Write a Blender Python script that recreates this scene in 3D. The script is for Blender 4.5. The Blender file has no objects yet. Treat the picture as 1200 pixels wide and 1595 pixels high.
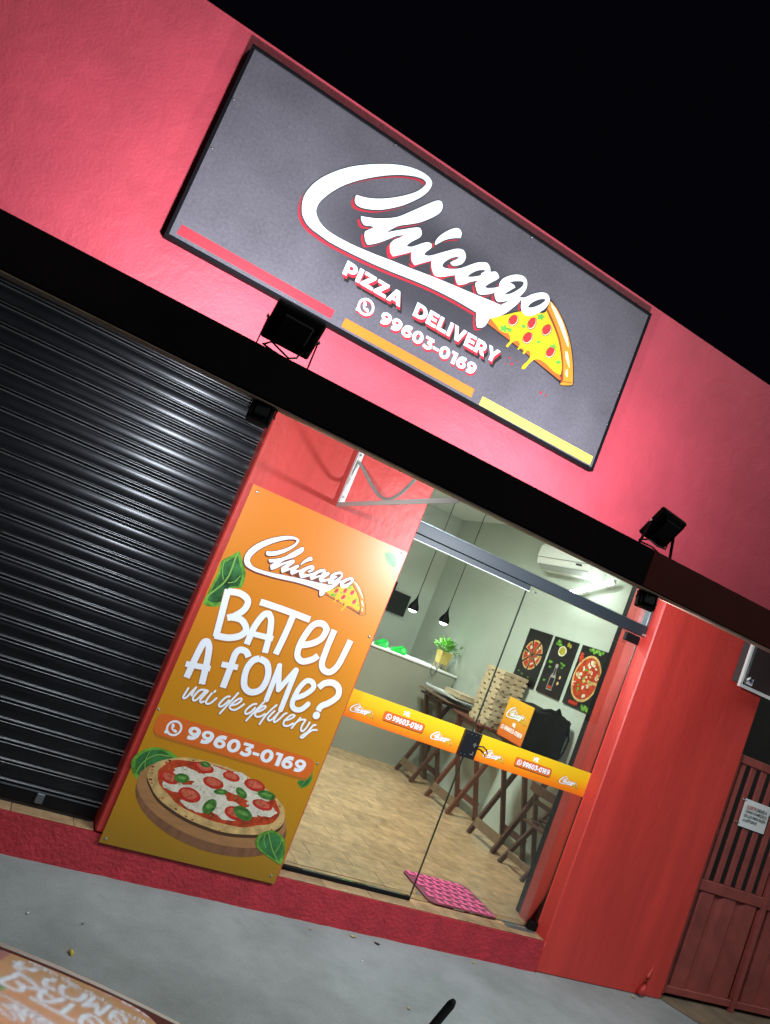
import bpy, bmesh, math, random
from mathutils import Vector, Matrix
from mathutils.geometry import tessellate_polygon
random.seed(7)
SC = bpy.context.scene
COL = SC.collection
RAD = math.radians

# ------------------------------------------------------------------ camera
cam_d = bpy.data.cameras.new('camera')
cam = bpy.data.objects.new('camera', cam_d)
COL.objects.link(cam)
CR = ((0.8437330605, -0.3839480789, 0.3750978476),
      (0.3915010117, -0.0378744533, -0.9193978919),
      (0.3672076802, 0.9225775840, 0.1183601330))          # right, down, forward
CX, CY, CZ = -0.8699, -4.1315, 1.7939
m = Matrix(((CR[0][0], -CR[1][0], -CR[2][0], CX),
            (CR[0][1], -CR[1][1], -CR[2][1], CY),
            (CR[0][2], -CR[1][2], -CR[2][2], CZ),
            (0, 0, 0, 1)))
cam.matrix_world = m
cam_d.sensor_fit = 'HORIZONTAL'
cam_d.sensor_width = 36.0
cam_d.lens = 36.0 * 1199.0 / 1200.0
cam_d.clip_start = 0.05
cam_d.clip_end = 400
SC.camera = cam

# ------------------------------------------------------------------ night sky, street light, exposure
world = bpy.data.worlds.new('World')
SC.world = world
world.use_nodes = True
nt = world.node_tree
bg = nt.nodes['Background']
sky = nt.nodes.new('ShaderNodeTexSky')
sky.sky_type = 'NISHITA'
sky.sun_disc = False
sky.sun_elevation = RAD(-7.0)
sky.sun_rotation = RAD(140)
glow = nt.nodes.new('ShaderNodeMixRGB')            # faint town glow on top of the night sky
glow.blend_type = 'ADD'; glow.inputs[0].default_value = 1.0
glow.inputs[2].default_value = (0.014, 0.013, 0.026, 1)
nt.links.new(sky.outputs[0], glow.inputs[1])
nt.links.new(glow.outputs[0], bg.inputs[0])
bg.inputs[1].default_value = 0.08

sun_d = bpy.data.lights.new('street_light_glow', 'SUN')
sun_d.energy = 1.15
sun_d.angle = RAD(24)
sun_d.color = (0.90, 1.0, 0.98)
sun = bpy.data.objects.new('street_light_glow', sun_d)
COL.objects.link(sun)
sun.rotation_euler = Vector((-0.45, 0.62, -0.80)).to_track_quat('-Z', 'Y').to_euler()

SC.view_settings.view_transform = 'Standard'
SC.view_settings.look = 'None'
SC.view_settings.exposure = 0.0
SC.view_settings.gamma = 1.0
SC.view_settings.use_curve_mapping = False
P_TOP, P_LOW, P_CEIL, P_TUBE = 70.0, 70.0, 135.0, 2.5
COLD = (0.86, 0.93, 1.0)

# ------------------------------------------------------------------ materials
MATS = {}
def mat(name, col, rough=0.6, metal=0.0, spec=0.5, var=0.0, vscale=8.0, bump=0.0, bscale=60.0,
        stretch=(1, 1, 1), emit=None, bdist=0.01, rvar=0.0, bdetail=4, bstretch=None, trowel=0.0):
    if name in MATS:
        return MATS[name]
    mt = bpy.data.materials.new(name)
    mt.use_nodes = True
    n, l = mt.node_tree.nodes, mt.node_tree.links
    b = n['Principled BSDF']
    b.inputs['Base Color'].default_value = (*col, 1)
    b.inputs['Roughness'].default_value = rough
    b.inputs['Metallic'].default_value = metal
    b.inputs['Specular IOR Level'].default_value = spec
    if emit:
        b.inputs['Emission Color'].default_value = (*emit[0], 1)
        b.inputs['Emission Strength'].default_value = emit[1]
    if var or bump or rvar:
        tc = n.new('ShaderNodeTexCoord')
        mp = n.new('ShaderNodeMapping')
        mp.inputs['Scale'].default_value = stretch
        l.new(tc.outputs['Object'], mp.inputs[0])
    if var or rvar:
        nz = n.new('ShaderNodeTexNoise')
        nz.inputs['Scale'].default_value = vscale
        nz.inputs['Detail'].default_value = 6
        nz.inputs['Roughness'].default_value = 0.62
        l.new(mp.outputs[0], nz.inputs['Vector'])
    if var:
        rm = n.new('ShaderNodeValToRGB')
        rm.color_ramp.elements[0].position = 0.3
        rm.color_ramp.elements[1].position = 0.72
        rm.color_ramp.elements[0].color = (*[c * (1 - var) for c in col], 1)
        rm.color_ramp.elements[1].color = (*[min(1, c * (1 + var)) for c in col], 1)
        l.new(nz.outputs['Fac'], rm.inputs[0])
        l.new(rm.outputs[0], b.inputs['Base Color'])
    if rvar:
        mr = n.new('ShaderNodeMapRange')
        mr.inputs['To Min'].default_value = max(0.02, rough - rvar)
        mr.inputs['To Max'].default_value = min(1, rough + rvar)
        l.new(nz.outputs['Fac'], mr.inputs[0])
        l.new(mr.outputs[0], b.inputs['Roughness'])
    if bump:
        nb = n.new('ShaderNodeTexNoise')
        nb.inputs['Scale'].default_value = bscale
        nb.inputs['Detail'].default_value = bdetail
        if bstretch:
            mp2 = n.new('ShaderNodeMapping'); mp2.inputs['Scale'].default_value = bstretch
            l.new(tc.outputs['Object'], mp2.inputs[0]); l.new(mp2.outputs[0], nb.inputs['Vector'])
        else:
            l.new(mp.outputs[0], nb.inputs['Vector'])
        bp = n.new('ShaderNodeBump')
        bp.inputs['Strength'].default_value = bump
        bp.inputs['Distance'].default_value = bdist
        if trowel:                                   # broad trowel waves under the fine grain
            nb2 = n.new('ShaderNodeTexNoise'); nb2.inputs['Scale'].default_value = 7.0; nb2.inputs['Detail'].default_value = 3
            nb2.inputs['Distortion'].default_value = 0.8
            l.new(tc.outputs['Object'], nb2.inputs['Vector'])
            ma = n.new('ShaderNodeMath'); ma.operation = 'MULTIPLY_ADD'; ma.inputs[1].default_value = trowel
            l.new(nb2.outputs['Fac'], ma.inputs[0]); l.new(nb.outputs['Fac'], ma.inputs[2])
            l.new(ma.outputs[0], bp.inputs['Height'])
        else:
            l.new(nb.outputs['Fac'], bp.inputs['Height'])
        l.new(bp.outputs[0], b.inputs['Normal'])
    MATS[name] = mt
    return mt

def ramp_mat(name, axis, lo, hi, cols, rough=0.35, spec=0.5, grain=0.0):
    """colour blend along one axis of the sheet"""
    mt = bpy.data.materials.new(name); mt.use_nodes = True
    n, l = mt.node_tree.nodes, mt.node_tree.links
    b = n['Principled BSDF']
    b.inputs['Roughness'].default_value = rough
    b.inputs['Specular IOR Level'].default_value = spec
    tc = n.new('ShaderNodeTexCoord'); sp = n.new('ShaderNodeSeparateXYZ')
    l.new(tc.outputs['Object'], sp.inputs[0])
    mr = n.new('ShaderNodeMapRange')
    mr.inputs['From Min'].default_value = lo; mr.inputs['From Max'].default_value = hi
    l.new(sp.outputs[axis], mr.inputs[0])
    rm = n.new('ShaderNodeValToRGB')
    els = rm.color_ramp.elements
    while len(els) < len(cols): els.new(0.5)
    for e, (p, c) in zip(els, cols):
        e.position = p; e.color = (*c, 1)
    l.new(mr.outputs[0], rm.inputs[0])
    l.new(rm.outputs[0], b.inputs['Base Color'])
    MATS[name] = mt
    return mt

# ------------------------------------------------------------------ mesh helpers
def link(o, parent=None):
    COL.objects.link(o)
    if parent is not None: o.parent = parent
    return o
def obj(name, bm, mats, parent=None, smooth=False):
    me = bpy.data.meshes.new(name)
    bmesh.ops.recalc_face_normals(bm, faces=bm.faces[:])
    bm.to_mesh(me); bm.free()
    for mm in (mats if isinstance(mats, (list, tuple)) else [mats]):
        me.materials.append(mm)
    if smooth:
        for p in me.polygons: p.use_smooth = True
    return link(bpy.data.objects.new(name, me), parent)
def tag(o, label=None, cat=None, group=None, kind=None):
    if label: o['label'] = label
    if cat: o['category'] = cat
    if group: o['group'] = group
    if kind: o['kind'] = kind
    return o
def thing(name, label, cat, loc=(0, 0, 0), group=None):
    o = bpy.data.objects.new(name, None)
    o.empty_display_size = 0.1
    o.location = loc
    link(o)
    return tag(o, label, cat, group)
def copy_tree(o, parent=None):
    c = o.copy()
    COL.objects.link(c)
    c.parent = parent
    for ch in list(o.children):
        copy_tree(ch, c)
    return c
def add_box(bm, a, b, bev=0.0, mi=0, seg=1):
    v0 = set(bm.verts)
    x0, y0, z0 = a; x1, y1, z1 = b
    vs = [bm.verts.new(p) for p in ((x0,y0,z0),(x1,y0,z0),(x1,y1,z0),(x0,y1,z0),(x0,y0,z1),(x1,y0,z1),(x1,y1,z1),(x0,y1,z1))]
    fs = [bm.faces.new([vs[i] for i in f]) for f in ((0,3,2,1),(4,5,6,7),(0,1,5,4),(1,2,6,5),(2,3,7,6),(3,0,4,7))]
    for f in fs: f.material_index = mi
    if bev > 0:
        es = set(e for f in fs for e in f.edges)
        r = bmesh.ops.bevel(bm, geom=list(es), offset=bev, segments=seg, affect='EDGES', profile=0.5)
        for f in r['faces']: f.material_index = mi
    return [v for v in bm.verts if v not in v0]
def box(name, a, b, mt, parent=None, bev=0.0, seg=1):
    bm = bmesh.new(); add_box(bm, a, b, bev, 0, seg)
    return obj(name, bm, mt, parent)
def add_bar(bm, p, q, w, t, up=(0, 0, 1), mi=0, bev=0.0):
    """rectangular bar from p to q; w across, t along 'up'"""
    p, q = Vector(p), Vector(q)
    d = (q - p); L = d.length; d.normalize()
    u = Vector(up); s = d.cross(u)
    if s.length < 1e-4: s = d.cross(Vector((0, 1, 0)))
    s.normalize(); u = s.cross(d).normalized()
    vs = add_box(bm, (-w/2, 0, -t/2), (w/2, L, t/2), bev, mi)
    M = Matrix((( s.x, d.x, u.x, p.x), (s.y, d.y, u.y, p.y), (s.z, d.z, u.z, p.z), (0, 0, 0, 1)))
    bmesh.ops.transform(bm, matrix=M, verts=vs)
    return vs
def add_tube(bm, pts, r, n=8, mi=0, caps=True):
    pts = [Vector(p) for p in pts]
    rings = []
    ref = Vector((0, 0, 1))
    for i, p in enumerate(pts):
        d = (pts[min(i+1, len(pts)-1)] - pts[max(i-1, 0)]).normalized()
        if abs(d.dot(ref)) > 0.95: ref = Vector((1, 0, 0))
        a = d.cross(ref).normalized(); b = d.cross(a).normalized()
        rr = r[i] if isinstance(r, (list, tuple)) else r
        rings.append([bm.verts.new(p + a*rr*math.cos(2*math.pi*k/n) + b*rr*math.sin(2*math.pi*k/n)) for k in range(n)])
    for i in range(len(rings)-1):
        for k in range(n):
            f = bm.faces.new((rings[i][k], rings[i][(k+1) % n], rings[i+1][(k+1) % n], rings[i+1][k]))
            f.material_index = mi; f.smooth = True
    if caps:
        for rg in (rings[0], rings[-1]):
            bm.faces.new(rg).material_index = mi
def tube(name, pts, r, mt, parent=None, n=8):
    bm = bmesh.new(); add_tube(bm, pts, r, n)
    return obj(name, bm, mt, parent)
def add_lathe(bm, prof, c, n=20, mi=0):
    rings = []
    for r, z in prof:
        rings.append([bm.verts.new((c[0]+r*math.cos(2*math.pi*k/n), c[1]+r*math.sin(2*math.pi*k/n), c[2]+z)) for k in range(n)])
    for i in range(len(rings)-1):
        for k in range(n):
            f = bm.faces.new((rings[i][k], rings[i][(k+1) % n], rings[i+1][(k+1) % n], rings[i+1][k]))
            f.material_index = mi; f.smooth = True
    return rings
def catmull(pts, closed=False, sub=4, corner=50):
    n = len(pts); out = []
    def P(i): return pts[i % n] if closed else pts[max(0, min(n-1, i))]
    def is_corner(i):
        if not closed and (i <= 0 or i >= n-1): return True
        a, b, c = P(i-1), P(i), P(i+1)
        t1 = math.atan2(b[1]-a[1], b[0]-a[0]); t2 = math.atan2(c[1]-b[1], c[0]-b[0])
        d = abs((t2-t1+math.pi) % (2*math.pi) - math.pi)
        return d > RAD(corner)
    for i in range(n if closed else n-1):
        p1, p2 = P(i), P(i+1)
        p0 = p1 if is_corner(i) else P(i-1)
        p3 = p2 if is_corner((i+1) % n if closed else i+1) else P(i+2)
        for k in range(sub):
            t = k/sub
            out.append(tuple(0.5*((2*p1[j]) + (-p0[j]+p2[j])*t + (2*p0[j]-5*p1[j]+4*p2[j]-p3[j])*t*t + (-p0[j]+3*p1[j]-3*p2[j]+p3[j])*t**3) for j in (0, 1)))
    if not closed: out.append(tuple(pts[-1]))
    return out
def poly_area(p):
    return 0.5*sum(p[i][0]*p[(i+1) % len(p)][1]-p[(i+1) % len(p)][0]*p[i][1] for i in range(len(p)))
def grow(p, d):
    """offset a closed outline outwards by d"""
    s = 1 if poly_area(p) > 0 else -1
    n = len(p); out = []
    for i in range(n):
        a, b, c = p[i-1], p[i], p[(i+1) % n]
        tx, ty = c[0]-a[0], c[1]-a[1]
        L = math.hypot(tx, ty) or 1e-9
        out.append((b[0]+s*d*ty/L, b[1]-s*d*tx/L))
    return out
def add_poly(bm, place, outer, holes=(), h=0.0, mi=0):
    loops = [outer] + list(holes)
    tris = tessellate_polygon([[Vector((u, v, 0)) for u, v in lp] for lp in loops])
    vs = [bm.verts.new(place(u, v, h)) for lp in loops for u, v in lp]
    for t in tris:
        try: bm.faces.new([vs[i] for i in t]).material_index = mi
        except ValueError: pass
def add_ribbon(bm, place, pts, w, h, mi=0, cap=6, ramp=0.00035, flat_ends=False):
    """one brush stroke of constant width; each step lies a hair above the one before"""
    n = len(pts); L = []; R = []
    for i in range(n):
        a = pts[max(0, i-1)]; c = pts[min(n-1, i+1)]
        tx, ty = c[0]-a[0], c[1]-a[1]; q = math.hypot(tx, ty) or 1e-9
        nx, ny = -ty/q, tx/q
        L.append((pts[i][0]+nx*w/2, pts[i][1]+ny*w/2)); R.append((pts[i][0]-nx*w/2, pts[i][1]-ny*w/2))
    hh = [h + ramp*i/max(1, n-1) for i in range(n)]
    lv = [bm.verts.new(place(*L[i], hh[i])) for i in range(n)]
    rv = [bm.verts.new(place(*R[i], hh[i])) for i in range(n)]
    for i in range(n-1):
        bm.faces.new((lv[i], rv[i], rv[i+1], lv[i+1])).material_index = mi
    if not flat_ends:
        for e, i in ((-1, 0), (1, n-1)):
            a = math.atan2(L[i][1]-pts[i][1], L[i][0]-pts[i][0])
            arc = [(pts[i][0]+w/2*math.cos(a - e*math.pi*k/cap), pts[i][1]+w/2*math.sin(a - e*math.pi*k/cap)) for k in range(1, cap)]
            av = [bm.verts.new(place(*p, hh[i])) for p in arc]
            try: bm.faces.new([lv[i]] + av + [rv[i]]).material_index = mi
            except ValueError: pass
def circle(cx, cy, r, n=24, ry=None):
    return [(cx+r*math.cos(2*math.pi*k/n), cy+(ry or r)*math.sin(2*math.pi*k/n)) for k in range(n)]
def rrect(x0, z0, x1, z1, r, n=5):
    out = []
    for cx, cz, a0 in ((x1-r, z1-r, 0), (x0+r, z1-r, 90), (x0+r, z0+r, 180), (x1-r, z0+r, 270)):
        for k in range(n+1):
            a = RAD(a0+90*k/n); out.append((cx+r*math.cos(a), cz+r*math.sin(a)))
    return out
def facade(y):                      # a printed sheet that faces the street, lying on the plane y
    return lambda u, v, h: (u, y-h, v)
def sidewall(x):                    # a printed sheet that faces left, lying on the plane x; u runs towards the street
    return lambda u, v, h: (x-h, -u, v)
def flat(name, layers, mats, parent, place):
    """flat print: layers = [(outer, holes, height, material index)]"""
    bm = bmesh.new()
    for outer, holes, h, mi in layers:
        add_poly(bm, place, outer, holes, h, mi)
    return obj(name, bm, mats, parent)
_txt = {}
def text_geo(s, bold=0.0):
    k = (s, bold)
    if k not in _txt:
        cu = bpy.data.curves.new('lettering_source', 'FONT')
        cu.body = s; cu.offset = bold; cu.resolution_u = 3; cu.space_character = 0.97
        o = bpy.data.objects.new('lettering_source', cu); COL.objects.link(o)
        dg = bpy.context.evaluated_depsgraph_get()
        me = bpy.data.meshes.new_from_object(o.evaluated_get(dg))
        vs = [(v.co.x, v.co.y) for v in me.vertices]; fs = [tuple(p.vertices) for p in me.polygons]
        bpy.data.objects.remove(o); bpy.data.curves.remove(cu); bpy.data.meshes.remove(me)
        _txt[k] = (vs, fs)
    return _txt[k]
def add_text(bm, place, s, u0, u1, v0, v1, h, mi=0, bold=0.03, du=0.0, dv=0.0, slant=0.0):
    vs, fs = text_geo(s, bold)
    xs = [v[0] for v in vs]; ys = [v[1] for v in vs]
    x0, x1, y0, y1 = min(xs), max(xs), min(ys), max(ys)
    bv = []
    for x, y in vs:
        fy = (y-y0)/(y1-y0)
        bv.append(bm.verts.new(place(u0+(u1-u0)*(x-x0)/(x1-x0)+du+slant*fy*(v1-v0), v0+(v1-v0)*fy+dv, h)))
    for f in fs:
        try: bm.faces.new([bv[i] for i in f]).material_index = mi
        except ValueError: pass

# block letters and figures, cap height 1: name -> (width, [(outline, holes)], [(stroke, stroke width)])
def _arc(cx, cy, rx, ry, a0, a1, n=9):
    return [(cx+rx*math.cos(RAD(a0+(a1-a0)*k/n)), cy+ry*math.sin(RAD(a0+(a1-a0)*k/n))) for k in range(n+1)]
_ell = lambda cx, cy, rx, ry: circle(cx, cy, rx, 24, ry)
_nine = [(0.605, 0.66), (0.605, 0.50), (0.555, 0.33), (0.45, 0.20), (0.30, 0.135), (0.10, 0.145)]
GLYPH = {
 'P': (0.785, [([(0, 0), (.27, 0), (.27, .27)] + _arc(.42, .635, .365, .365, -90, 90) + [(0, 1)], [[(.27, .50)] + _arc(.40, .635, .125, .135, -90, 90, 6) + [(.27, .77)]])], []),
 'R': (0.83, [([(0, 0), (.27, 0), (.27, .27), (.38, .27), (.54, 0), (.84, 0), (.64, .34)] + _arc(.42, .635, .365, .365, -40, 90) + [(0, 1)], [[(.27, .50)] + _arc(.40, .635, .125, .135, -90, 90, 6) + [(.27, .77)]])], []),
 'D': (0.92, [([(0, 0)] + _arc(.42, .5, .5, .5, -90, 90, 12) + [(0, 1)], [[(.27, .23)] + _arc(.41, .5, .24, .27, -90, 90, 8) + [(.27, .77)]])], []),
 'I': (0.27, [([(0, 0), (.27, 0), (.27, 1), (0, 1)], [])], []),
 'Z': (0.82, [([(0, 0), (.82, 0), (.82, .23), (.40, .23), (.80, .82), (.80, 1), (.03, 1), (.03, .77), (.43, .77), (0, .18)], [])], []),
 'A': (0.98, [([(0, 0), (.27, 0), (.34, .2), (.64, .2), (.71, 0), (.98, 0), (.63, 1), (.35, 1)], [[(.41, .40), (.57, .40), (.49, .68)]])], []),
 'E': (0.74, [([(0, 0), (.74, 0), (.74, .22), (.27, .22), (.27, .40), (.67, .40), (.67, .61), (.27, .61), (.27, .78), (.72, .78), (.72, 1), (0, 1)], [])], []),
 'L': (0.70, [([(0, 0), (.70, 0), (.70, .23), (.27, .23), (.27, 1), (0, 1)], [])], []),
 'V': (0.98, [([(.35, 0), (.63, 0), (.98, 1), (.70, 1), (.49, .36), (.28, 1), (0, 1)], [])], []),
 'Y': (0.93, [([(.33, 0), (.60, 0), (.60, .36), (.93, 1), (.65, 1), (.47, .62), (.28, 1), (0, 1), (.33, .36)], [])], []),
 '0': (0.80, [(_ell(.40, .5, .40, .51), [_ell(.40, .5, .150, .275)])], []),
 '1': (0.46, [([(.19, 0), (.46, 0), (.46, 1), (0, 1), (0, .78), (.19, .78)], [])], []),
 '3': (0.70, [], [([(.05, .885), (.67, .885), (.38, .575)], .225), ([(.27, .545), (.42, .535), (.55, .46), (.585, .33), (.54, .20), (.40, .125), (.24, .125), (.05, .195)], .235)]),
 '9': (0.74, [(_ell(.37, .66, .365, .345), [_ell(.355, .665, .130, .120)])], [(_nine, .245)]),
 '6': (0.74, [(_ell(.37, .34, .365, .345), [_ell(.385, .335, .130, .120)])], [([(0.74-x, 1-y) for x, y in _nine], .245)]),
 '-': (0.42, [([(0, .29), (.42, .29), (.42, .51), (0, .51)], [])], []),
}
def add_word(bm, place, s, u0, u1, v0, v1, h, mi=0, du=0.0, dv=0.0, gap=0.075):
    tot = sum(GLYPH[c][0] for c in s) + gap*(len(s)-1)
    su, sv = (u1-u0)/tot, v1-v0
    x = 0.0
    for c in s:
        w, polys, strokes = GLYPH[c]
        T = lambda p, x=x: [(u0+du+(x+a)*su, v0+dv+b*sv) for a, b in p]
        for o, hl in polys: add_poly(bm, place, T(o), [T(q) for q in hl], h, mi)
        for k, (p, sw) in enumerate(strokes):
            q = T(p); q = catmull(q, False, 4, 80) if len(q) > 3 else q
            if len(p) == 3:                          # sharp bend: two bars
                add_ribbon(bm, place, q[:2], sw*sv, h+0.00004, mi, flat_ends=True, ramp=0.00002)
                add_ribbon(bm, place, [q[1], q[2]], sw*sv*0.95, h+0.00007, mi, flat_ends=True, ramp=0.00002)
            else:
                add_ribbon(bm, place, q, sw*(su+sv)/2, h+0.00010*(k+1), mi, flat_ends=True, ramp=0.00003)
        x += w+gap

# ------------------------------------------------------------------ outlines (metres, x along the wall and height)
LOGO_SWASH = [(-0.123,3.864),(-0.063,3.883),(-0.001,3.915),(0.058,3.956),(0.115,4.004),(0.170,4.059),(0.203,4.104),(0.218,4.141),(0.219,4.154),(0.211,4.163),(0.181,4.164),(0.131,4.147),(0.060,4.110),(-0.007,4.064),(-0.082,4.003),(-0.153,3.935),(-0.208,3.872),(-0.247,3.813),(-0.275,3.757),(-0.291,3.711),(-0.292,3.674),(-0.286,3.654),(-0.268,3.633),(-0.240,3.614),(-0.197,3.599),(-0.135,3.596),(-0.054,3.600),(0.025,3.610),(0.120,3.625),(0.215,3.643),(0.330,3.662),(0.440,3.683),(0.553,3.702),(0.669,3.720),(0.776,3.736),(0.878,3.753),(0.942,3.762),(0.949,3.770),(0.970,3.795),(0.992,3.827),(1.021,3.859),(1.050,3.869),(1.054,3.859),(1.045,3.828),(1.022,3.783),(0.996,3.739),(0.962,3.697),(0.915,3.657),(0.908,3.642),(0.905,3.620),(0.897,3.595),(0.883,3.578),(0.860,3.565),(0.850,3.568),(0.836,3.588),(0.823,3.615),(0.815,3.641),(0.705,3.640),(0.614,3.636),(0.481,3.624),(0.355,3.606),(0.232,3.585),(0.111,3.568),(0.030,3.560),(-0.066,3.552),(-0.155,3.548),(-0.221,3.553),(-0.281,3.561),(-0.319,3.578),(-0.346,3.601),(-0.360,3.625),(-0.372,3.657),(-0.378,3.701),(-0.371,3.749),(-0.354,3.800),(-0.323,3.856),(-0.277,3.918),(-0.216,3.984),(-0.143,4.045),(-0.059,4.104),(0.023,4.152),(0.097,4.183),(0.161,4.198),(0.215,4.198),(0.243,4.186),(0.254,4.167),(0.251,4.127),(0.232,4.081),(0.194,4.024),(0.143,3.962),(0.082,3.904),(0.024,3.860),(-0.031,3.831),(-0.075,3.816),(-0.105,3.818),(-0.120,3.837)]
LOGO_SCRIPT = [(-0.051,3.773),(-0.015,3.787),(0.032,3.809),(0.077,3.836),(0.121,3.867),(0.158,3.902),(0.199,3.954),(0.237,4.002),(0.275,4.051),(0.310,4.093),(0.330,4.109),(0.347,4.113),(0.361,4.099),(0.368,4.074),(0.364,4.049),(0.345,4.015),(0.311,3.971),(0.271,3.927),(0.223,3.887),(0.171,3.846),(0.143,3.811),(0.110,3.762),(0.156,3.802),(0.207,3.844),(0.250,3.879),(0.282,3.900),(0.297,3.898),(0.309,3.883),(0.313,3.865),(0.303,3.842),(0.280,3.812),(0.262,3.781),(0.257,3.763),(0.285,3.775),(0.314,3.804),(0.342,3.834),(0.369,3.855),(0.389,3.857),(0.398,3.842),(0.392,3.822),(0.377,3.796),(0.375,3.777),(0.400,3.784),(0.427,3.805),(0.461,3.839),(0.504,3.880),(0.534,3.908),(0.564,3.926),(0.590,3.930),(0.613,3.911),(0.619,3.880),(0.606,3.847),(0.570,3.816),(0.555,3.814),(0.540,3.820),(0.553,3.839),(0.573,3.865),(0.579,3.882),(0.549,3.862),(0.524,3.834),(0.505,3.802),(0.501,3.780),(0.512,3.773),(0.537,3.779),(0.572,3.796),(0.601,3.815),(0.628,3.839),(0.662,3.876),(0.697,3.911),(0.731,3.934),(0.759,3.944),(0.784,3.932),(0.799,3.906),(0.816,3.919),(0.832,3.927),(0.851,3.921),(0.866,3.906),(0.852,3.881),(0.823,3.844),(0.801,3.807),(0.820,3.809),(0.856,3.830),(0.882,3.851),(0.887,3.857),(0.882,3.880),(0.891,3.912),(0.916,3.944),(0.954,3.977),(0.998,3.998),(1.033,3.996),(1.054,3.972),(1.061,3.940),(1.053,3.906),(1.039,3.871),(1.065,3.880),(1.084,3.897),(1.106,3.924),(1.140,3.955),(1.177,3.979),(1.208,3.987),(1.228,3.977),(1.241,3.957),(1.242,3.928),(1.230,3.894),(1.201,3.851),(1.165,3.811),(1.132,3.793),(1.105,3.793),(1.078,3.814),(1.066,3.842),(1.058,3.862),(1.028,3.845),(0.993,3.825),(0.962,3.799),(0.927,3.774),(0.908,3.772),(0.889,3.785),(0.878,3.802),(0.878,3.817),(0.859,3.794),(0.830,3.772),(0.794,3.751),(0.772,3.752),(0.748,3.776),(0.736,3.795),(0.745,3.811),(0.758,3.829),(0.703,3.785),(0.682,3.761),(0.645,3.732),(0.628,3.734),(0.612,3.750),(0.599,3.771),(0.573,3.754),(0.541,3.728),(0.507,3.708),(0.479,3.703),(0.455,3.723),(0.438,3.747),(0.430,3.772),(0.409,3.752),(0.375,3.719),(0.348,3.693),(0.346,3.692),(0.327,3.700),(0.311,3.718),(0.298,3.752),(0.272,3.726),(0.238,3.695),(0.207,3.668),(0.187,3.679),(0.169,3.707),(0.166,3.727),(0.176,3.756),(0.199,3.783),(0.224,3.819),(0.185,3.789),(0.161,3.764),(0.135,3.732),(0.100,3.694),(0.068,3.665),(0.044,3.649),(0.027,3.662),(0.011,3.685),(0.005,3.706),(0.018,3.727),(0.045,3.762),(0.018,3.752),(-0.010,3.739),(-0.029,3.743),(-0.043,3.756)]
LOGO_HOLES = [[(0.672,3.804),(0.691,3.839),(0.721,3.873),(0.750,3.893),(0.764,3.897),(0.762,3.887),(0.748,3.868),(0.748,3.862),(0.754,3.859),(0.720,3.830),(0.691,3.811)],[(0.935,3.830),(0.954,3.859),(0.978,3.894),(0.990,3.909),(0.974,3.918),(0.955,3.917),(0.938,3.910),(0.960,3.934),(0.991,3.954),(1.019,3.967),(1.032,3.963),(1.031,3.941),(1.013,3.907),(0.984,3.867),(0.956,3.842)],[(1.117,3.848),(1.124,3.869),(1.144,3.900),(1.172,3.929),(1.199,3.947),(1.212,3.949),(1.207,3.929),(1.182,3.892),(1.149,3.859),(1.128,3.846)]]
LOGO_DOT = [(0.414,3.863),(0.407,3.876),(0.409,3.900),(0.423,3.937),(0.448,3.977),(0.476,4.011),(0.499,4.028),(0.520,4.029),(0.538,4.011),(0.540,3.985),(0.513,3.969),(0.485,3.949),(0.455,3.921),(0.432,3.890)]
SLICE_OUTLINE = [(0.909,3.655),(1.013,3.744),(1.091,3.809),(1.226,3.871),(1.239,3.950),(1.247,3.971),(1.302,3.949),(1.386,3.898),(1.463,3.831),(1.532,3.740),(1.590,3.637),(1.616,3.572),(1.608,3.549),(1.536,3.516),(1.505,3.530),(1.298,3.563),(1.118,3.587),(0.905,3.611)]
SLICE_SIDE = [(0.916,3.652),(1.502,3.574),(1.521,3.551),(1.509,3.544),(1.294,3.573),(1.114,3.596),(0.910,3.618)]
SLICE_CHEESE = [(0.914,3.655),(1.015,3.740),(1.093,3.803),(1.230,3.864),(1.244,3.893),(1.286,3.862),(1.351,3.813),(1.407,3.759),(1.457,3.689),(1.497,3.619),(1.505,3.575),(1.453,3.573),(1.390,3.588),(1.353,3.593),(1.314,3.588),(1.289,3.569),(1.273,3.543),(1.261,3.510),(1.251,3.487),(1.233,3.481),(1.231,3.501),(1.249,3.536),(1.258,3.568),(1.253,3.594),(1.237,3.607),(1.219,3.600),(1.218,3.582),(1.210,3.569),(1.199,3.571),(1.203,3.592),(1.187,3.598),(1.171,3.587),(1.167,3.576),(1.156,3.576),(1.162,3.600),(1.159,3.615),(1.141,3.624),(1.120,3.612),(1.104,3.587),(1.093,3.554),(1.077,3.552),(1.080,3.568),(1.090,3.597),(1.079,3.620),(1.060,3.633),(1.029,3.622),(0.996,3.622),(0.970,3.635)]
SLICE_CRUST = [(1.249,3.898),(1.245,3.959),(1.302,3.943),(1.384,3.891),(1.459,3.823),(1.526,3.737),(1.583,3.633),(1.608,3.573),(1.603,3.554),(1.540,3.523),(1.524,3.525),(1.535,3.557),(1.505,3.623),(1.467,3.694),(1.416,3.763),(1.359,3.817),(1.298,3.866)]
SLICE_GLOW = [[(1.251,3.954),(1.306,3.933),(1.382,3.884),(1.458,3.810),(1.491,3.761),(1.475,3.765),(1.423,3.809),(1.355,3.864),(1.269,3.930)],[(1.477,3.729),(1.494,3.732),(1.525,3.688),(1.548,3.645),(1.525,3.664),(1.491,3.694)],[(1.528,3.623),(1.536,3.633),(1.553,3.606),(1.555,3.583),(1.540,3.593)]]
SLICE_INNER = [(1.249,3.898),(1.298,3.866),(1.359,3.817),(1.414,3.763),(1.464,3.692),(1.502,3.622),(1.526,3.553)]
SLICE_FOLD = [(1.522,3.542),(1.555,3.553),(1.598,3.568)]
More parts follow.
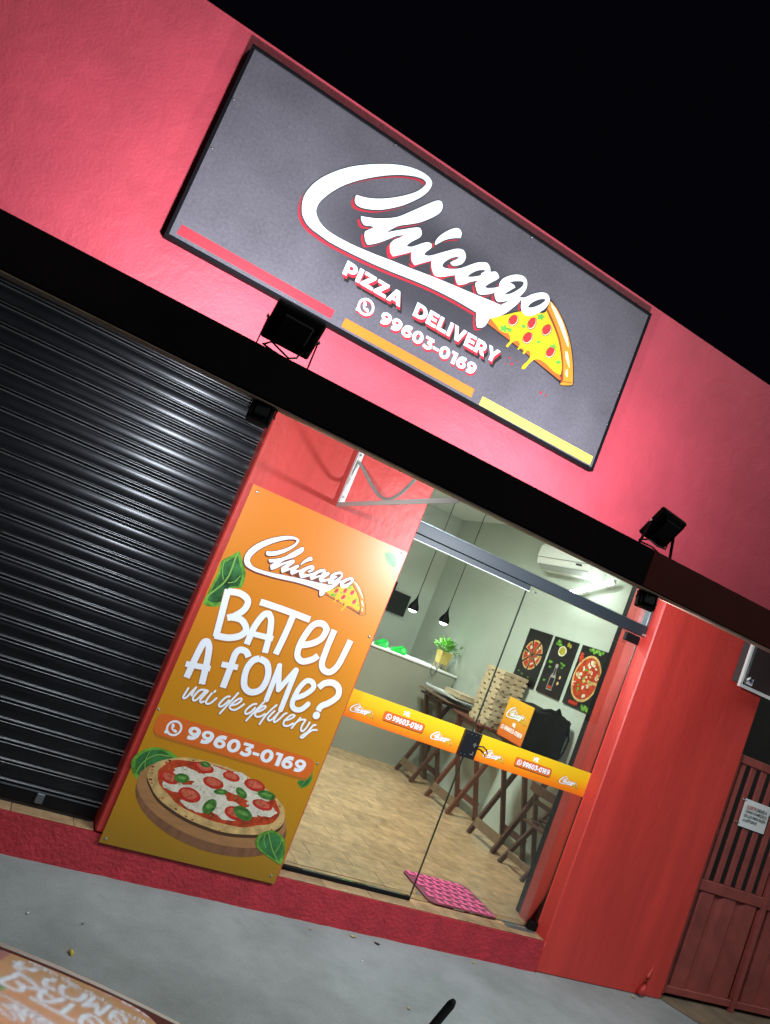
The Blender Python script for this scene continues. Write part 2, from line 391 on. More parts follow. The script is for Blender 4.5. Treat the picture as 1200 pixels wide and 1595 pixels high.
PEPPERONI = [[(1.092,3.730),(1.091,3.717),(1.086,3.704),(1.078,3.693),(1.069,3.685),(1.058,3.681),(1.048,3.681),(1.039,3.685),(1.033,3.693),(1.029,3.705),(1.029,3.717),(1.033,3.730),(1.039,3.742),(1.048,3.752),(1.058,3.758),(1.068,3.760),(1.078,3.758),(1.085,3.752),(1.090,3.742)],[(1.215,3.776),(1.213,3.762),(1.209,3.748),(1.202,3.737),(1.193,3.729),(1.184,3.725),(1.174,3.725),(1.166,3.731),(1.161,3.740),(1.157,3.751),(1.157,3.765),(1.160,3.779),(1.166,3.792),(1.174,3.802),(1.183,3.808),(1.193,3.810),(1.202,3.807),(1.209,3.800),(1.213,3.789)],[(1.331,3.792),(1.330,3.778),(1.324,3.765),(1.316,3.753),(1.307,3.745),(1.296,3.740),(1.285,3.740),(1.276,3.745),(1.270,3.754),(1.266,3.765),(1.266,3.779),(1.269,3.792),(1.276,3.805),(1.285,3.815),(1.295,3.822),(1.306,3.824),(1.316,3.821),(1.324,3.815),(1.330,3.805)],[(1.229,3.682),(1.227,3.668),(1.222,3.655),(1.214,3.644),(1.204,3.635),(1.193,3.631),(1.182,3.631),(1.173,3.636),(1.166,3.644),(1.162,3.656),(1.162,3.669),(1.166,3.682),(1.172,3.695),(1.181,3.705),(1.192,3.711),(1.203,3.713),(1.213,3.711),(1.221,3.705),(1.227,3.694)],[(1.411,3.679),(1.410,3.665),(1.405,3.652),(1.397,3.641),(1.387,3.633),(1.377,3.629),(1.367,3.629),(1.358,3.634),(1.352,3.642),(1.349,3.654),(1.349,3.667),(1.352,3.680),(1.358,3.692),(1.367,3.702),(1.377,3.708),(1.387,3.710),(1.397,3.708),(1.405,3.701),(1.410,3.691)]]
HERBS = [[(1.053,3.662),(1.048,3.653),(1.039,3.647),(1.040,3.642),(1.043,3.634),(1.037,3.627),(1.027,3.629),(1.021,3.631),(1.014,3.624),(1.004,3.618),(1.000,3.624),(1.004,3.633),(1.003,3.637),(0.993,3.639),(0.992,3.646),(1.002,3.651),(1.011,3.653),(1.013,3.659),(1.018,3.669),(1.027,3.670),(1.031,3.662),(1.034,3.659),(1.044,3.663)],[(1.081,3.665),(1.078,3.660),(1.072,3.655),(1.073,3.652),(1.075,3.647),(1.071,3.642),(1.064,3.644),(1.060,3.645),(1.056,3.640),(1.049,3.636),(1.046,3.640),(1.049,3.646),(1.048,3.649),(1.042,3.650),(1.040,3.655),(1.047,3.658),(1.053,3.660),(1.055,3.664),(1.058,3.670),(1.064,3.671),(1.067,3.666),(1.069,3.664),(1.076,3.666)],[(1.158,3.733),(1.155,3.728),(1.150,3.724),(1.150,3.722),(1.152,3.717),(1.149,3.713),(1.143,3.714),(1.140,3.715),(1.136,3.712),(1.130,3.708),(1.128,3.711),(1.130,3.717),(1.129,3.719),(1.124,3.720),(1.123,3.724),(1.129,3.727),(1.134,3.728),(1.135,3.731),(1.138,3.737),(1.143,3.737),(1.145,3.733),(1.147,3.731),(1.153,3.733)],[(1.254,3.851),(1.250,3.843),(1.242,3.837),(1.242,3.833),(1.245,3.825),(1.240,3.819),(1.230,3.820),(1.225,3.822),(1.219,3.816),(1.209,3.811),(1.206,3.815),(1.210,3.824),(1.208,3.827),(1.199,3.829),(1.198,3.835),(1.208,3.840),(1.216,3.842),(1.218,3.848),(1.223,3.857),(1.230,3.858),(1.234,3.851),(1.237,3.848),(1.246,3.852)],[(1.292,3.695),(1.290,3.691),(1.285,3.687),(1.285,3.685),(1.287,3.681),(1.284,3.678),(1.279,3.678),(1.276,3.679),(1.272,3.676),(1.267,3.673),(1.265,3.676),(1.267,3.681),(1.266,3.682),(1.262,3.684),(1.261,3.687),(1.266,3.690),(1.271,3.690),(1.272,3.694),(1.274,3.698),(1.279,3.699),(1.281,3.695),(1.282,3.694),(1.287,3.695)],[(1.409,3.724),(1.405,3.717),(1.398,3.712),(1.398,3.708),(1.401,3.702),(1.396,3.696),(1.388,3.697),(1.383,3.699),(1.377,3.694),(1.369,3.689),(1.366,3.693),(1.369,3.701),(1.368,3.704),(1.360,3.706),(1.359,3.711),(1.367,3.715),(1.375,3.717),(1.377,3.722),(1.381,3.730),(1.388,3.731),(1.391,3.724),(1.393,3.722),(1.402,3.725)],[(1.480,3.652),(1.476,3.647),(1.470,3.642),(1.470,3.639),(1.473,3.633),(1.468,3.629),(1.461,3.630),(1.457,3.631),(1.452,3.627),(1.445,3.623),(1.442,3.626),(1.445,3.633),(1.444,3.635),(1.437,3.637),(1.436,3.642),(1.443,3.645),(1.450,3.647),(1.452,3.651),(1.455,3.658),(1.461,3.658),(1.464,3.653),(1.466,3.651),(1.473,3.653)]]
T_PIZZA = [(-0.021,3.426),(0.361,3.428),(-0.011,3.509)]
T_DELIVERY = [(0.449,3.422),(1.057,3.425),(0.464,3.508)]
T_PHONE = [(0.281,3.286),(0.281,3.286),(0.274,3.359),(0.949,3.293)]
ICON = [(0.175,3.329),(0.125,3.314),(0.156,3.373)]
BAR_RED = [(-0.876,3.221),(0.023,3.221),(0.021,3.168),(-0.883,3.165)]
BAR_ORANGE = [(0.096,3.213),(0.990,3.219),(0.991,3.164),(0.091,3.158)]
BAR_YELLOW = [(1.058,3.206),(1.948,3.215),(1.947,3.156),(1.055,3.149)]
SIGN = [(-0.927,4.275),(1.973,4.263),(1.998,3.120),(-0.941,3.130)]
BATEU = [[(0.098,1.585),(0.117,1.462),(0.138,1.329)],[(0.102,1.575),(0.167,1.588),(0.221,1.569),(0.224,1.519),(0.189,1.467),(0.154,1.443)],[(0.161,1.451),(0.228,1.459),(0.274,1.424),(0.262,1.381),(0.206,1.347),(0.129,1.334)],[(0.311,1.346),(0.313,1.447),(0.334,1.524),(0.359,1.542),(0.386,1.513),(0.411,1.430),(0.425,1.336)],[(0.289,1.585),(0.433,1.591),(0.594,1.592)],[(0.493,1.591),(0.492,1.476),(0.485,1.349)],[(0.597,1.440),(0.659,1.473),(0.701,1.519),(0.710,1.576),(0.672,1.596),(0.625,1.572),(0.601,1.497),(0.595,1.424),(0.611,1.376),(0.650,1.363),(0.699,1.393),(0.720,1.422)],[(0.754,1.587),(0.753,1.478),(0.759,1.391),(0.787,1.357),(0.827,1.360),(0.854,1.405),(0.864,1.481),(0.870,1.565)]]
BATEU_BAR = [[(0.275,1.406),(0.437,1.423)],[(0.045,1.145),(0.178,1.162)],[(0.225,1.203),(0.316,1.215)]]
FOME = [[(0.079,1.078),(0.082,1.195),(0.089,1.277),(0.107,1.290),(0.128,1.261),(0.150,1.176),(0.168,1.071)],[(0.282,1.088),(0.278,1.202),(0.273,1.277),(0.289,1.307),(0.325,1.308),(0.348,1.286)],[(0.410,1.298),(0.461,1.285),(0.493,1.222),(0.485,1.146),(0.437,1.113),(0.388,1.136),(0.365,1.214),(0.379,1.275),(0.410,1.298)],[(0.797,1.256),(0.821,1.290),(0.867,1.307),(0.910,1.292),(0.926,1.248),(0.895,1.200),(0.853,1.162),(0.847,1.133)]]
FOME_M = [[(0.537,1.102),(0.532,1.298)],[(0.531,1.296),(0.579,1.174)],[(0.579,1.173),(0.629,1.304)],[(0.633,1.305),(0.636,1.075)],[(0.694,1.163),(0.734,1.193),(0.767,1.243),(0.750,1.272),(0.713,1.268),(0.688,1.212),(0.684,1.131),(0.710,1.103),(0.748,1.111),(0.775,1.151)]]
QDOT = [(0.848,1.107)]
VAI = [[(0.111,1.028),(0.107,1.002),(0.104,0.977),(0.114,0.972),(0.126,0.990),(0.136,1.019),(0.148,1.044)],[(0.148,1.044),(0.143,1.014),(0.143,0.997)],[(0.212,1.046),(0.192,1.045),(0.172,1.036),(0.160,1.012),(0.155,0.985),(0.165,0.976),(0.178,0.987),(0.191,1.015),(0.202,1.043)],[(0.215,1.045),(0.204,1.016),(0.195,0.989),(0.204,0.978),(0.216,0.988)],[(0.240,1.041),(0.230,1.010),(0.228,0.988),(0.239,0.981),(0.256,0.993),(0.273,1.024)],[(0.252,1.058),(0.249,1.051)],[(0.338,1.054),(0.322,1.046),(0.306,1.018),(0.300,0.994),(0.311,0.988),(0.327,1.003),(0.342,1.034)],[(0.374,1.085),(0.355,1.036),(0.337,0.989),(0.323,0.953)],[(0.361,1.011),(0.386,1.024),(0.406,1.050),(0.404,1.063),(0.391,1.058),(0.371,1.033),(0.360,1.005),(0.371,0.993),(0.393,0.995),(0.412,1.015),(0.429,1.039)],[(0.493,1.061),(0.477,1.053),(0.460,1.030),(0.451,1.003),(0.462,0.994),(0.480,1.008),(0.495,1.039)],[(0.532,1.088),(0.510,1.039),(0.490,0.995),(0.476,0.960)],[(0.506,1.019),(0.530,1.032),(0.549,1.056),(0.546,1.065),(0.533,1.059),(0.515,1.033),(0.508,1.008),(0.521,0.997),(0.542,1.004),(0.561,1.025)],[(0.604,1.089),(0.583,1.052),(0.564,1.004),(0.555,0.964)],[(0.606,1.055),(0.591,1.022),(0.587,1.006),(0.600,0.998),(0.615,1.015),(0.634,1.059)],[(0.634,1.059),(0.626,1.026),(0.625,1.003),(0.635,1.001),(0.652,1.025),(0.666,1.055),(0.677,1.065)],[(0.680,1.024),(0.707,1.038),(0.727,1.061),(0.722,1.068),(0.706,1.062),(0.688,1.035),(0.682,1.008),(0.697,0.997),(0.718,1.005),(0.736,1.024)],[(0.764,1.064),(0.749,1.028),(0.738,0.996)],[(0.741,1.005),(0.754,1.039),(0.775,1.057),(0.796,1.063)],[(0.798,1.062),(0.791,1.029),(0.794,1.004),(0.807,0.999),(0.820,1.024),(0.826,1.057)],[(0.866,1.053),(0.852,1.045),(0.838,1.007),(0.814,0.976),(0.808,0.964),(0.822,0.966),(0.840,0.996),(0.860,1.021),(0.885,1.029)]]
PILL = [(0.019,0.858),(0.943,0.874),(0.945,0.760),(0.043,0.748)]
B_ICON = [(0.126,0.813),(0.076,0.810),(0.107,0.865)]
B_PHONE = [(0.205,0.786),(0.902,0.792),(0.199,0.857)]
BOARD_SIDE = [(0.954,0.417),(0.949,0.384),(0.933,0.353),(0.905,0.325),(0.867,0.300),(0.820,0.280),(0.765,0.264),(0.704,0.253),(0.638,0.247),(0.569,0.246),(0.499,0.250),(0.430,0.260),(0.362,0.273),(0.299,0.291),(0.241,0.313),(0.189,0.338),(0.145,0.365),(0.109,0.395),(0.082,0.426),(0.065,0.457),(0.058,0.488),(0.062,0.519),(0.075,0.548),(0.098,0.575),(0.131,0.599),(0.173,0.620),(0.223,0.637),(0.280,0.650),(0.342,0.658),(0.409,0.661),(0.479,0.659),(0.549,0.652),(0.619,0.640),(0.687,0.624),(0.750,0.602),(0.808,0.577),(0.857,0.548),(0.897,0.517),(0.928,0.484),(0.947,0.450)]
BOARD_TOP = [(0.938,0.454),(0.933,0.424),(0.917,0.395),(0.889,0.369),(0.852,0.346),(0.805,0.327),(0.750,0.312),(0.690,0.302),(0.624,0.297),(0.556,0.296),(0.487,0.300),(0.418,0.309),(0.352,0.322),(0.289,0.339),(0.231,0.359),(0.180,0.382),(0.136,0.408),(0.101,0.435),(0.075,0.464),(0.058,0.493),(0.051,0.522),(0.054,0.551),(0.068,0.578),(0.091,0.603),(0.124,0.625),(0.165,0.644),(0.214,0.660),(0.271,0.672),(0.333,0.680),(0.399,0.683),(0.468,0.681),(0.538,0.674),(0.607,0.663),(0.674,0.647),(0.737,0.627),(0.793,0.603),(0.842,0.577),(0.882,0.548),(0.912,0.517),(0.931,0.486)]
CRUST = [(0.907,0.503),(0.906,0.485),(0.900,0.468),(0.887,0.452),(0.870,0.437),(0.851,0.423),(0.827,0.410),(0.799,0.399),(0.766,0.391),(0.731,0.383),(0.696,0.376),(0.659,0.370),(0.620,0.366),(0.578,0.364),(0.535,0.366),(0.492,0.370),(0.449,0.374),(0.407,0.380),(0.366,0.388),(0.327,0.398),(0.291,0.409),(0.255,0.421),(0.222,0.434),(0.193,0.448),(0.169,0.464),(0.150,0.480),(0.133,0.496),(0.116,0.512),(0.101,0.529),(0.092,0.546),(0.089,0.563),(0.091,0.579),(0.096,0.595),(0.104,0.611),(0.117,0.626),(0.135,0.639),(0.157,0.652),(0.181,0.663),(0.207,0.674),(0.238,0.684),(0.273,0.691),(0.312,0.694),(0.352,0.697),(0.392,0.698),(0.434,0.699),(0.476,0.698),(0.519,0.695),(0.561,0.689),(0.603,0.682),(0.645,0.674),(0.685,0.664),(0.722,0.652),(0.757,0.638),(0.789,0.624),(0.821,0.609),(0.850,0.593),(0.874,0.576),(0.889,0.557),(0.898,0.539),(0.903,0.521)]
SAUCE = [(0.865,0.522),(0.862,0.507),(0.857,0.493),(0.848,0.479),(0.831,0.467),(0.806,0.457),(0.779,0.449),(0.756,0.439),(0.736,0.429),(0.712,0.419),(0.680,0.412),(0.644,0.410),(0.607,0.408),(0.571,0.407),(0.533,0.407),(0.495,0.409),(0.457,0.413),(0.419,0.419),(0.382,0.425),(0.345,0.432),(0.310,0.441),(0.282,0.453),(0.260,0.467),(0.238,0.480),(0.214,0.492),(0.190,0.504),(0.170,0.517),(0.157,0.532),(0.150,0.546),(0.143,0.560),(0.138,0.574),(0.137,0.588),(0.143,0.601),(0.152,0.614),(0.161,0.627),(0.170,0.641),(0.185,0.653),(0.208,0.663),(0.240,0.669),(0.273,0.674),(0.305,0.678),(0.336,0.684),(0.370,0.688),(0.406,0.689),(0.444,0.688),(0.481,0.686),(0.519,0.683),(0.557,0.679),(0.593,0.672),(0.627,0.663),(0.661,0.654),(0.698,0.647),(0.736,0.638),(0.770,0.627),(0.795,0.613),(0.813,0.598),(0.829,0.583),(0.845,0.568),(0.859,0.552),(0.866,0.537)]
CHEESE = [[(0.396,0.599),(0.391,0.594),(0.392,0.589),(0.384,0.584),(0.373,0.581),(0.362,0.578),(0.344,0.579),(0.327,0.580),(0.316,0.577),(0.301,0.575),(0.286,0.578),(0.270,0.580),(0.253,0.582),(0.240,0.586),(0.226,0.590),(0.212,0.595),(0.214,0.602),(0.220,0.607),(0.213,0.612),(0.210,0.617),(0.219,0.621),(0.224,0.625),(0.231,0.629),(0.242,0.632),(0.250,0.637),(0.262,0.641),(0.281,0.638),(0.298,0.635),(0.314,0.635),(0.330,0.632),(0.342,0.628),(0.355,0.624),(0.363,0.619),(0.369,0.614),(0.385,0.610),(0.400,0.605)],[(0.518,0.656),(0.512,0.652),(0.502,0.649),(0.500,0.645),(0.498,0.641),(0.483,0.640),(0.472,0.639),(0.463,0.636),(0.451,0.634),(0.437,0.634),(0.422,0.635),(0.409,0.638),(0.400,0.643),(0.386,0.645),(0.374,0.648),(0.373,0.653),(0.371,0.657),(0.364,0.661),(0.361,0.665),(0.358,0.670),(0.354,0.675),(0.364,0.678),(0.376,0.680),(0.381,0.684),(0.391,0.687),(0.408,0.685),(0.421,0.684),(0.434,0.683),(0.446,0.681),(0.460,0.681),(0.476,0.681),(0.485,0.676),(0.492,0.672),(0.507,0.669),(0.517,0.665),(0.518,0.660)],[(0.317,0.526),(0.313,0.521),(0.314,0.515),(0.314,0.508),(0.301,0.506),(0.287,0.506),(0.279,0.503),(0.269,0.502),(0.258,0.501),(0.247,0.500),(0.236,0.502),(0.226,0.505),(0.212,0.506),(0.198,0.507),(0.191,0.514),(0.188,0.520),(0.182,0.525),(0.182,0.531),(0.182,0.536),(0.179,0.542),(0.185,0.546),(0.195,0.549),(0.195,0.555),(0.197,0.561),(0.208,0.563),(0.219,0.565),(0.231,0.566),(0.244,0.563),(0.256,0.562),(0.269,0.562),(0.277,0.556),(0.282,0.549),(0.292,0.547),(0.303,0.543),(0.308,0.538),(0.315,0.532)],[(0.558,0.517),(0.553,0.508),(0.564,0.496),(0.564,0.484),(0.539,0.480),(0.516,0.477),(0.499,0.471),(0.476,0.471),(0.454,0.471),(0.432,0.470),(0.411,0.477),(0.393,0.484),(0.366,0.483),(0.339,0.486),(0.326,0.497),(0.313,0.506),(0.300,0.516),(0.298,0.527),(0.294,0.537),(0.292,0.548),(0.313,0.554),(0.332,0.558),(0.333,0.568),(0.342,0.577),(0.362,0.580),(0.380,0.585),(0.402,0.587),(0.426,0.585),(0.451,0.587),(0.478,0.585),(0.493,0.572),(0.504,0.561),(0.525,0.555),(0.539,0.547),(0.546,0.537),(0.557,0.527)],[(0.659,0.615),(0.661,0.606),(0.656,0.598),(0.659,0.587),(0.651,0.578),(0.625,0.577),(0.605,0.576),(0.591,0.571),(0.572,0.571),(0.552,0.574),(0.534,0.576),(0.517,0.580),(0.502,0.585),(0.477,0.586),(0.457,0.592),(0.452,0.602),(0.446,0.611),(0.435,0.620),(0.436,0.629),(0.440,0.638),(0.445,0.646),(0.463,0.650),(0.477,0.654),(0.478,0.665),(0.490,0.672),(0.510,0.672),(0.528,0.674),(0.548,0.676),(0.568,0.673),(0.589,0.671),(0.609,0.666),(0.617,0.655),(0.624,0.646),(0.643,0.641),(0.654,0.633),(0.654,0.624)],[(0.778,0.594),(0.780,0.586),(0.768,0.581),(0.758,0.576),(0.761,0.566),(0.753,0.558),(0.734,0.557),(0.716,0.555),(0.697,0.554),(0.678,0.557),(0.659,0.558),(0.640,0.560),(0.629,0.569),(0.620,0.576),(0.600,0.579),(0.584,0.584),(0.578,0.592),(0.569,0.600),(0.566,0.608),(0.571,0.615),(0.568,0.624),(0.573,0.632),(0.596,0.633),(0.614,0.635),(0.624,0.640),(0.640,0.642),(0.657,0.643),(0.674,0.645),(0.692,0.642),(0.709,0.638),(0.732,0.639),(0.753,0.635),(0.760,0.625),(0.766,0.616),(0.775,0.609),(0.776,0.601)],[(0.665,0.476),(0.654,0.469),(0.661,0.460),(0.660,0.451),(0.648,0.445),(0.637,0.438),(0.621,0.434),(0.602,0.433),(0.584,0.428),(0.564,0.427),(0.544,0.436),(0.529,0.444),(0.510,0.447),(0.495,0.452),(0.483,0.460),(0.467,0.466),(0.461,0.475),(0.459,0.484),(0.443,0.493),(0.435,0.504),(0.450,0.511),(0.465,0.516),(0.474,0.523),(0.490,0.527),(0.506,0.530),(0.521,0.534),(0.541,0.531),(0.559,0.528),(0.578,0.533),(0.600,0.533),(0.618,0.526),(0.634,0.519),(0.650,0.512),(0.658,0.502),(0.668,0.494),(0.677,0.484)],[(0.463,0.458),(0.474,0.451),(0.471,0.446),(0.460,0.442),(0.456,0.437),(0.448,0.433),(0.435,0.431),(0.422,0.429),(0.408,0.430),(0.394,0.436),(0.382,0.437),(0.368,0.436),(0.356,0.439),(0.347,0.444),(0.335,0.448),(0.325,0.453),(0.318,0.458),(0.308,0.464),(0.309,0.470),(0.321,0.474),(0.324,0.479),(0.325,0.485),(0.335,0.488),(0.346,0.490),(0.355,0.493),(0.367,0.494),(0.378,0.496),(0.391,0.500),(0.406,0.498),(0.417,0.492),(0.430,0.489),(0.444,0.485),(0.451,0.479),(0.457,0.474),(0.461,0.469),(0.459,0.463)],[(0.841,0.528),(0.837,0.523),(0.835,0.518),(0.829,0.514),(0.826,0.508),(0.819,0.503),(0.802,0.503),(0.787,0.502),(0.775,0.497),(0.757,0.497),(0.741,0.502),(0.726,0.506),(0.714,0.510),(0.705,0.515),(0.689,0.519),(0.677,0.523),(0.678,0.530),(0.674,0.535),(0.660,0.541),(0.658,0.548),(0.664,0.553),(0.671,0.558),(0.685,0.561),(0.700,0.562),(0.709,0.567),(0.723,0.568),(0.740,0.564),(0.754,0.564),(0.770,0.565),(0.786,0.564),(0.802,0.561),(0.819,0.558),(0.826,0.551),(0.833,0.545),(0.848,0.540),(0.852,0.534)],[(0.606,0.666),(0.609,0.662),(0.612,0.658),(0.606,0.655),(0.599,0.653),(0.597,0.649),(0.591,0.646),(0.581,0.646),(0.572,0.646),(0.564,0.648),(0.556,0.650),(0.548,0.650),(0.539,0.651),(0.534,0.654),(0.530,0.658),(0.521,0.660),(0.515,0.664),(0.512,0.668),(0.511,0.672),(0.514,0.675),(0.521,0.678),(0.522,0.682),(0.525,0.685),(0.534,0.686),(0.541,0.687),(0.546,0.689),(0.554,0.691),(0.562,0.692),(0.571,0.692),(0.579,0.690),(0.585,0.686),(0.594,0.684),(0.602,0.681),(0.603,0.677),(0.604,0.673),(0.606,0.670)],[(0.551,0.601),(0.548,0.595),(0.537,0.591),(0.537,0.585),(0.532,0.578),(0.512,0.578),(0.492,0.578),(0.477,0.577),(0.460,0.578),(0.444,0.578),(0.426,0.577),(0.410,0.581),(0.397,0.585),(0.377,0.587),(0.356,0.591),(0.349,0.597),(0.343,0.603),(0.341,0.609),(0.348,0.614),(0.347,0.620),(0.345,0.626),(0.359,0.629),(0.374,0.630),(0.378,0.636),(0.388,0.641),(0.404,0.642),(0.421,0.644),(0.440,0.643),(0.458,0.638),(0.476,0.637),(0.496,0.635),(0.505,0.628),(0.509,0.622),(0.523,0.618),(0.533,0.613),(0.540,0.607)],[(0.748,0.501),(0.745,0.498),(0.746,0.494),(0.749,0.489),(0.743,0.486),(0.733,0.485),(0.727,0.483),(0.720,0.482),(0.710,0.482),(0.702,0.482),(0.694,0.484),(0.688,0.488),(0.680,0.489),(0.669,0.489),(0.663,0.493),(0.660,0.497),(0.653,0.500),(0.651,0.504),(0.650,0.508),(0.648,0.513),(0.654,0.516),(0.664,0.517),(0.667,0.520),(0.669,0.524),(0.677,0.525),(0.684,0.525),(0.692,0.527),(0.700,0.526),(0.709,0.526),(0.719,0.527),(0.727,0.523),(0.730,0.518),(0.737,0.515),(0.743,0.512),(0.745,0.508),(0.746,0.505)]]
TOMATO = [[(0.408,0.501),(0.406,0.491),(0.400,0.483),(0.390,0.476),(0.377,0.471),(0.361,0.469),(0.345,0.469),(0.328,0.471),(0.313,0.476),(0.299,0.483),(0.288,0.492),(0.282,0.501),(0.279,0.511),(0.281,0.520),(0.286,0.528),(0.296,0.535),(0.309,0.540),(0.324,0.543),(0.341,0.543),(0.358,0.540),(0.373,0.535),(0.387,0.528),(0.398,0.520),(0.405,0.511)],[(0.500,0.595),(0.499,0.588),(0.493,0.581),(0.484,0.576),(0.471,0.572),(0.456,0.571),(0.441,0.571),(0.425,0.573),(0.410,0.577),(0.397,0.582),(0.388,0.589),(0.381,0.596),(0.379,0.604),(0.380,0.611),(0.386,0.617),(0.395,0.623),(0.408,0.626),(0.422,0.628),(0.438,0.628),(0.454,0.626),(0.469,0.622),(0.481,0.617),(0.492,0.610),(0.498,0.603)],[(0.265,0.559),(0.264,0.552),(0.258,0.545),(0.250,0.539),(0.238,0.536),(0.225,0.534),(0.210,0.534),(0.196,0.536),(0.182,0.540),(0.170,0.545),(0.161,0.552),(0.155,0.560),(0.153,0.567),(0.154,0.575),(0.160,0.581),(0.168,0.587),(0.179,0.591),(0.193,0.593),(0.207,0.593),(0.222,0.591),(0.236,0.587),(0.247,0.581),(0.257,0.575),(0.263,0.567)],[(0.416,0.659),(0.415,0.652),(0.409,0.646),(0.400,0.642),(0.388,0.638),(0.375,0.637),(0.360,0.637),(0.345,0.638),(0.331,0.642),(0.319,0.647),(0.309,0.653),(0.303,0.659),(0.301,0.666),(0.302,0.673),(0.308,0.678),(0.317,0.683),(0.328,0.687),(0.342,0.688),(0.357,0.688),(0.372,0.686),(0.386,0.683),(0.398,0.678),(0.408,0.672),(0.414,0.666)],[(0.571,0.653),(0.570,0.647),(0.565,0.642),(0.557,0.637),(0.547,0.634),(0.535,0.633),(0.522,0.633),(0.508,0.635),(0.496,0.638),(0.486,0.642),(0.477,0.647),(0.472,0.653),(0.470,0.659),(0.471,0.665),(0.476,0.670),(0.484,0.675),(0.494,0.678),(0.506,0.679),(0.519,0.679),(0.533,0.678),(0.545,0.675),(0.556,0.670),(0.564,0.665),(0.569,0.659)],[(0.728,0.643),(0.726,0.635),(0.720,0.628),(0.710,0.622),(0.697,0.618),(0.682,0.616),(0.666,0.616),(0.649,0.618),(0.634,0.622),(0.621,0.628),(0.610,0.635),(0.604,0.642),(0.601,0.651),(0.603,0.658),(0.609,0.665),(0.619,0.671),(0.631,0.675),(0.647,0.677),(0.663,0.678),(0.679,0.676),(0.695,0.672),(0.708,0.666),(0.719,0.659),(0.726,0.651)],[(0.686,0.471),(0.685,0.462),(0.678,0.454),(0.669,0.448),(0.655,0.444),(0.640,0.441),(0.623,0.441),(0.607,0.444),(0.591,0.449),(0.578,0.455),(0.567,0.463),(0.560,0.472),(0.558,0.481),(0.560,0.490),(0.566,0.498),(0.575,0.504),(0.588,0.509),(0.604,0.511),(0.620,0.511),(0.637,0.509),(0.653,0.504),(0.666,0.498),(0.677,0.490),(0.684,0.481)],[(0.812,0.552),(0.810,0.546),(0.804,0.540),(0.795,0.535),(0.782,0.532),(0.767,0.530),(0.751,0.530),(0.735,0.532),(0.720,0.536),(0.707,0.541),(0.697,0.547),(0.691,0.554),(0.689,0.561),(0.690,0.568),(0.696,0.574),(0.706,0.578),(0.718,0.582),(0.733,0.584),(0.749,0.583),(0.765,0.581),(0.780,0.578),(0.793,0.573),(0.803,0.566),(0.810,0.560)]]
TOMATO_IN = [[(0.384,0.506),(0.385,0.499),(0.377,0.493),(0.369,0.488),(0.357,0.485),(0.342,0.483),(0.328,0.488),(0.315,0.492),(0.306,0.499),(0.300,0.506),(0.292,0.514),(0.296,0.521),(0.301,0.528),(0.313,0.532),(0.326,0.533),(0.340,0.532),(0.355,0.533),(0.367,0.527),(0.380,0.522),(0.388,0.514)],[(0.481,0.600),(0.479,0.594),(0.473,0.590),(0.462,0.588),(0.453,0.583),(0.439,0.584),(0.425,0.585),(0.412,0.589),(0.404,0.594),(0.400,0.600),(0.394,0.606),(0.395,0.612),(0.401,0.617),(0.409,0.622),(0.424,0.621),(0.437,0.622),(0.450,0.619),(0.462,0.616),(0.473,0.612),(0.483,0.606)],[(0.249,0.564),(0.247,0.558),(0.237,0.554),(0.232,0.549),(0.221,0.547),(0.208,0.546),(0.195,0.548),(0.184,0.552),(0.178,0.558),(0.170,0.563),(0.168,0.570),(0.169,0.575),(0.171,0.582),(0.183,0.584),(0.194,0.586),(0.206,0.585),(0.218,0.584),(0.230,0.580),(0.242,0.577),(0.246,0.570)],[(0.398,0.663),(0.395,0.658),(0.391,0.653),(0.381,0.651),(0.372,0.647),(0.358,0.647),(0.345,0.650),(0.333,0.653),(0.327,0.658),(0.319,0.662),(0.315,0.668),(0.315,0.673),(0.323,0.677),(0.331,0.681),(0.344,0.681),(0.356,0.681),(0.370,0.681),(0.380,0.677),(0.393,0.674),(0.398,0.668)],[(0.555,0.657),(0.555,0.652),(0.552,0.647),(0.541,0.645),(0.531,0.644),(0.520,0.644),(0.509,0.646),(0.499,0.648),(0.488,0.651),(0.485,0.656),(0.482,0.661),(0.485,0.666),(0.492,0.669),(0.497,0.673),(0.507,0.674),(0.518,0.675),(0.530,0.673),(0.541,0.670),(0.546,0.665),(0.554,0.662)],[(0.711,0.647),(0.708,0.641),(0.701,0.636),(0.688,0.634),(0.678,0.630),(0.664,0.631),(0.649,0.631),(0.634,0.634),(0.627,0.641),(0.619,0.647),(0.620,0.653),(0.621,0.659),(0.626,0.664),(0.633,0.670),(0.648,0.670),(0.662,0.671),(0.676,0.668),(0.687,0.664),(0.700,0.660),(0.706,0.654)],[(0.665,0.476),(0.665,0.469),(0.660,0.463),(0.650,0.458),(0.635,0.457),(0.621,0.458),(0.607,0.459),(0.596,0.465),(0.581,0.468),(0.576,0.476),(0.573,0.483),(0.576,0.490),(0.584,0.496),(0.594,0.499),(0.605,0.503),(0.619,0.504),(0.634,0.501),(0.649,0.498),(0.654,0.490),(0.663,0.483)],[(0.793,0.557),(0.794,0.551),(0.786,0.547),(0.775,0.545),(0.762,0.543),(0.749,0.543),(0.736,0.546),(0.721,0.547),(0.713,0.552),(0.705,0.558),(0.704,0.563),(0.709,0.568),(0.713,0.573),(0.721,0.577),(0.734,0.579),(0.748,0.578),(0.762,0.577),(0.771,0.571),(0.784,0.568),(0.790,0.563)]]
